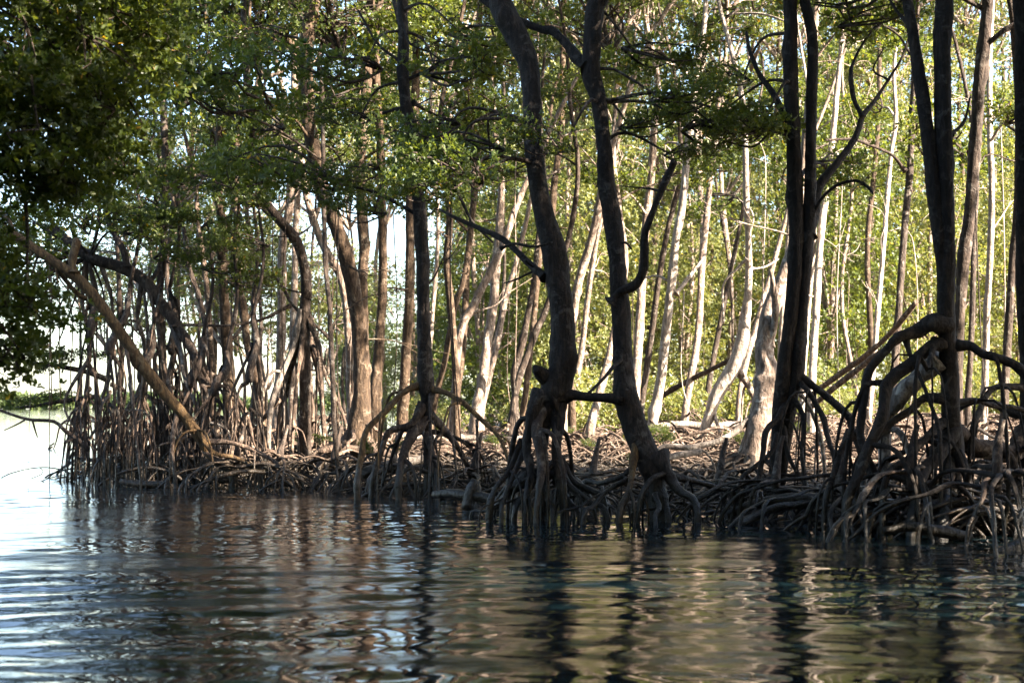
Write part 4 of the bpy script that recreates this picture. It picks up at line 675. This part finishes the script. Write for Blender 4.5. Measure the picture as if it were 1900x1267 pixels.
# --- leafy boughs that show dark against the sunlit thicket
for (e, S, base, lst) in [
  (A, AS, Ab, [(870, 330, 13.6, .75), (830, 300, 14.2, .7), (905, 290, 14.6, .7), (850, 245, 14, .7), (800, 350, 13.8, .6)]),
  (B, BS, Bb, [(1160, 240, 14.2, .7), (1215, 195, 13.8, .7), (1270, 260, 14.0, .7), (1240, 300, 13.6, .5), (1060, 270, 14.2, .6), (1320, 240, 14.5, .7), (1200, 110, 14.4, .7)]),
  (Cc, CS, Cb, [(700, 330, 17, .8), (720, 400, 17.2, .7), (820, 130, 17, .9), (690, 220, 17.4, .9), (840, 60, 17.4, 1.0), (660, 120, 17.2, .9), (760, 330, 16.9, .6)]),
  (TW, TWS, TWb, [(1350, 230, 14.6, .7), (1400, 250, 14.3, .6), (1380, 140, 14.6, .6), (1560, 60, 14.8, .7)]),
  (D1, DS, Db, [(540, 330, 20, .9), (500, 240, 20.2, 1.0), (640, 200, 20, 1.0), (620, 60, 20.3, 1.1), (520, 50, 20.4, 1.1), (650, 330, 20.1, .9), (460, 330, 20, .9)])]:
    for px, py, Y, s in lst:
        tgt = P(px, py, Y); k = int(np.argmin(np.abs(S[:, 2] - (tgt[2] + .3)))); bough_at(e, base, px, py, Y, s, S[k][:3])

# --- dense trees on the near bank, outside the view: the ones whose shade falls on the near trunks
for i, (x, y, zc, s) in enumerate([(6.4, 10.6, 3.6, 1.1), (8.2, 9.2, 5.0, 1.2), (7.2, 7.6, 3.0, 1.0), (10.2, 11.0, 5.6, 1.2), (9.6, 7.0, 6.0, 1.2), (6.8, 12.0, 6.2, 1.0), (12.0, 8.8, 7.0, 1.3), (5.6, 7.2, 5.5, 1.0)]):
    z = max(-.1, float(gz(x, y))); e = tag(link('bank_mangrove', None, loc=(x, y, z)), 'dense mangrove crowding the near bank beyond the heavy edge trunk', 'tree', 'dense mangroves on the near bank')
    tb = Tubes(); tb.add([[0, 0, -.3, .13], [.15, 0, zc * .5, .11], [0, .1, zc + .6, .07]], 9, .2, .1); link('trunk', tb.mesh('trunk', BARK), e)
    link('crown', DENSE[i % 2], e, loc=(0, .1, zc - z), rot=(0, 0, i * 1.3), scale=(s,) * 3)
    for j in range(7): link('prop_root', ARCH[(i + j) % len(ARCH)], e, loc=(0, 0, 1.0), rot=(0, 0, j * .9 + i), scale=(1.0, 1.4, 1.3))

for i, (x, y, zc, s) in enumerate([(2.6, 3.2, 5.2, 1.2), (5.2, 5.0, 5.0, 1.2), (-.5, .5, 6.0, 1.3), (3.6, -1.5, 5.0, 1.4), (7.0, 1.5, 4.5, 1.5), (-4.6, -1.0, 5.0, 1.4), (-1.5, -5.5, 2.5, 1.5), (3.0, -6.5, 2.2, 1.5), (-6.5, -6, 2.5, 1.6), (8.0, -4.5, 2.2, 1.6), (-10.5, -3.5, 2.5, 1.6), (-9.5, 1.5, 3.0, 1.5), (-11.5, 6.5, 2.5, 1.5), (11.5, 1.0, 2.5, 1.6), (-3, -10, 3, 2.2), (5, -11, 3, 2.2), (-12, -9, 3, 2.2), (13, -8, 3, 2.2), (0, -8, 7.5, 2.0), (-8, -6, 7, 2.0), (9, -6, 7, 2.0), (0.8, 4.8, 7.2, 1.2), (-2.4, 3.2, 6.6, 1.2)]):  # unseen trees behind and above the boat, added to cut sky light and sun
    e = tag(link('sky_blocker_mangrove', None, loc=(x, y, -.5)), 'unseen dense mangrove added around the boat to block sky light', 'tree', 'unseen mangroves added to block sky light')
    bx = x if abs(x) > 2.4 or y < -2 else (4.6 if x > 0 else -4.2)
    tb = Tubes(); tb.add([[(bx - x), -3 if y > -2 and abs(x) < 6 else 0, 0, .15], [(bx - x) * .7, -2 if y > -2 and abs(x) < 6 else 0, zc * .5, .11], [0, .1, zc + 1.0, .06]], 9, .25, .1); link('trunk', tb.mesh('trunk', BARK), e)
    link('crown', DENSE[i % 2], e, loc=(0, .1, zc + .5), rot=(0, 0, i * 1.7), scale=(s,) * 3)

PD, PDb = LEAN[0], LEAN[2]
for px, py, Y, s in [(20, 470, 21.5, .9), (70, 520, 21.8, .8), (110, 470, 21.3, .9), (40, 590, 21.6, .7), (160, 420, 21, 1.0), (200, 400, 20.7, .9), (90, 430, 21.5, 1.0), (120, 560, 21.7, .7), (240, 440, 21, .8), (60, 640, 21.6, .5), (150, 610, 21.8, .5), (105, 690, 22, .5), (190, 660, 22, .5), (80, 590, 22, .6)]:
    bough_at(PD, PDb, px, py, Y, s, LEAN[1][min(len(LEAN[1]) - 1, 9)][:3])

rngs = np.random.RandomState(41)
for i in range(22):
    y = rngs.uniform(17.5, 31); px = rngs.uniform(560, 1560); x = (px - 950) / F * y; z = max(.02, float(gz(x, y))); hh = rngs.uniform(.35, .7)
    e = tag(link('mangrove_seedling', None, loc=(x, y, z)), 'small green seedling among the floor roots, in line with %s' % by(px), 'seedling', 'seedlings among the roots')
    tb = Tubes(); tb.add([[0, 0, -.05, .012], [rngs.randn() * .03, 0, hh * .5, .010], [0, 0, hh, .007]], 5, .1, .1, rngs); link('stem', tb.mesh('stem', ROOT), e)
    link('leaves', BOUGH[i % 4], e, loc=(-.1, 0, hh), rot=(0, 0, rngs.rand() * 6), scale=(.22, .22, .3))

# ------------------------------------------------------------------ root tangle, logs, far shore
def tangle():
    rng = np.random.RandomState(77); tb = Tubes(); N = 0
    while N < 5200:
        y = 12 + 30 * rng.rand() ** 1.25; x = rng.uniform(-.30, .42) * y
        d = min(y - shore_y(x), x - shore_x(y))
        if d < -.35: continue
        if y < 17 and x > 1.5 and rng.rand() < 0: continue
        N += 1; a = rng.uniform(0, 6.28)
        if rng.rand() < .45: a = rng.normal(0, .45) + (math.pi if rng.rand() < .5 else 0)
        L = rng.uniform(.5, 1.7); h = rng.uniform(.08, .42) * (1 if d > .5 else .8); r = rng.uniform(.008, .021) * (1.7 if rng.rand() < .12 else 1) * (1.25 if y > 22 else 1); h *= (1.25 if y > 20 else 1)
        z0 = float(gz(x, y)); ex, ey = x + L * math.cos(a), y + L * math.sin(a) * .8; z1 = float(gz(ex, ey)); z0, z1 = max(z0, -.08), max(z1, -.08)
        s_ = rng.uniform(-.18, .18); nx, ny = -math.sin(a) * s_, math.cos(a) * s_
        tb.add([[x, y, z0 - .05, r], [x + (ex - x) * .22, y + (ey - y) * .22, z0 + h * .75, r], [x + (ex - x) * .5 + nx, y + (ey - y) * .5 + ny, (z0 + z1) / 2 + h, r * .95], [x + (ex - x) * .82 + nx, y + (ey - y) * .82 + ny, z1 + h * .55, r * .85], [ex, ey, z1 - .05, r * .7]], 5, .13, .2, rng)
        if N % 3 == 0: tb.add([[x + (ex - x) * .5 + nx, y + (ey - y) * .5 + ny, (z0 + z1) / 2 + h, r * .7], [x + (ex - x) * .5 + rng.uniform(-.3, .3), y + (ey - y) * .5 + rng.uniform(-.3, .3), (z0 + z1) / 2 + h * .6, r * .6], [x + (ex - x) * .5 + rng.uniform(-.5, .5), y + (ey - y) * .5 + rng.uniform(-.5, .5), (z0 + z1) / 2 - .05, r * .45]], 4, .14, .1, rng)
    return tb.mesh('root_tangle', ROOT)
tag(link('root_tangle', tangle()), 'knee-high carpet of countless arched brown roots covering the mud', 'roots', kind='stuff')

def log(label, pts, Y, m=DEAD, dz=0, name='fallen_log', stubs=True):
    b0 = P(pts[0][0], pts[0][1], Y); e = tag(link(name, None, loc=b0), label, 'log', None)
    tb = Tubes(); n = len(pts)
    tb.add([[*(P(x, y, Y + dz * i / (n - 1)) - b0), w_ / 2 / F * Y] for i, (x, y, w_) in enumerate(pts)], 10, .08, .14, None, knots=5)
    link('stem', tb.mesh('stem', m), e)
log('grey half-sunken log floating before the stilt roots of the point', [(222, 891, 7), (240, 896, 13), (275, 898, 14), (300, 898, 15), (330, 906, 7), (350, 908, 4)], 19.4, DEAD)
log('pale fallen log lying level across the sunny clearing', [(735, 808, 9), (800, 812, 12), (870, 812, 14), (940, 815, 12), (1010, 810, 10)], 24, DEAD, 1.0)
log('bleached fallen trunk at the foot of the stout brown mangrove', [(590, 838, 10), (640, 832, 15), (690, 836, 16), (735, 846, 9)], 20.1, ROOT, .3)
log('dead grey limb sloping down below the tripod roots', [(670, 880, 20), (710, 868, 22), (750, 858, 20), (800, 850, 14)], 18.4, DEAD, .4)
log('black waterlogged log lying at the waterline before the knobbed tree', [(806, 918, 14), (830, 916, 18), (860, 920, 18), (905, 925, 16), (930, 940, 14)], 15.6, BARK, -.5)
log('short blackened snag poking up from the waterline log', [(884, 890, 16), (878, 905, 18), (872, 925, 22), (868, 945, 24)], 15.3, BARK)
log('pale slanting log resting in the roots right behind the hooked dark tree', [(1180, 870, 8), (1215, 858, 11), (1255, 845, 12), (1300, 838, 11)], 16.5, DEAD, .6)
log('long dark log stretched along the waterline before the twin trunks', [(1350, 955, 14), (1400, 935, 18), (1460, 925, 20), (1530, 928, 22), (1600, 945, 20), (1650, 950, 14)], 13.6, BARK, -.3)
log('second dark log dipping into the water near the root stools', [(1370, 975, 18), (1400, 960, 18), (1440, 942, 16), (1500, 935, 14)], 13.2, BARK, .2)
log('drowned dark snag near the edge of the view in the water', [(1850, 1028, 14), (1875, 1018, 22), (1910, 1010, 26), (1950, 1000, 30)], 10.8, BARK, .2)
log('thick mossy log under the arched roots at the bank', [(1700, 945, 18), (1760, 935, 26), (1820, 940, 28), (1890, 955, 26)], 12.2, ROOT, .2)
log('dark log resting under the massive merged trunks at the waterline', [(1640, 985, 14), (1690, 975, 18), (1740, 985, 20), (1800, 995, 18)], 11.7, BARK, .1)
log('bleached slanting pole leaning across the thicket beside the lone white stem', [(1735, 592, 12), (1700, 612, 13), (1650, 643, 12), (1600, 678, 13), (1545, 722, 12), (1500, 760, 12)], 19, ROOT, 3)
log('thinner bleached pole leaning parallel to the slanting one', [(1700, 560, 10), (1650, 620, 10), (1600, 665, 11), (1550, 700, 12), (1500, 735, 9)], 20, ROOT, 3)
log('long dark branch slanting behind the kinked white trunk', [(1380, 655, 8), (1330, 680, 9), (1280, 705, 10), (1220, 740, 11)], 28, BARK, 2)
log('pale log lying across the roots at the foot of the kinked white trunk', [(1210, 792, 10), (1260, 786, 12), (1320, 790, 13), (1370, 786, 10)], 26, DEAD, 1)

def far_shore():
    rng = np.random.RandomState(8); C = []
    for i in range(5200):
        x = rng.uniform(-420, 60); y = 760 + rng.rand() * 60
        h = 5.5 + 1.6 * math.sin(x * .021) + 1.5 * math.sin(x * .063 + 1)
        C.append([x, y, rng.rand() ** .7 * h])
    v, f, t = leaf_arrays(np.array(C), 5, 3.2, rng)
    return bm_mesh('far_shore', v, f, [SHORELEAF], np.zeros(len(f)), t, smooth=False)
tag(link('far_woods', far_shore()), 'hazy low line of trees on the far shore', 'woods', kind='stuff')
print('objects', len(bpy.data.objects), 'polys', sum(len(m.polygons) for m in bpy.data.meshes))
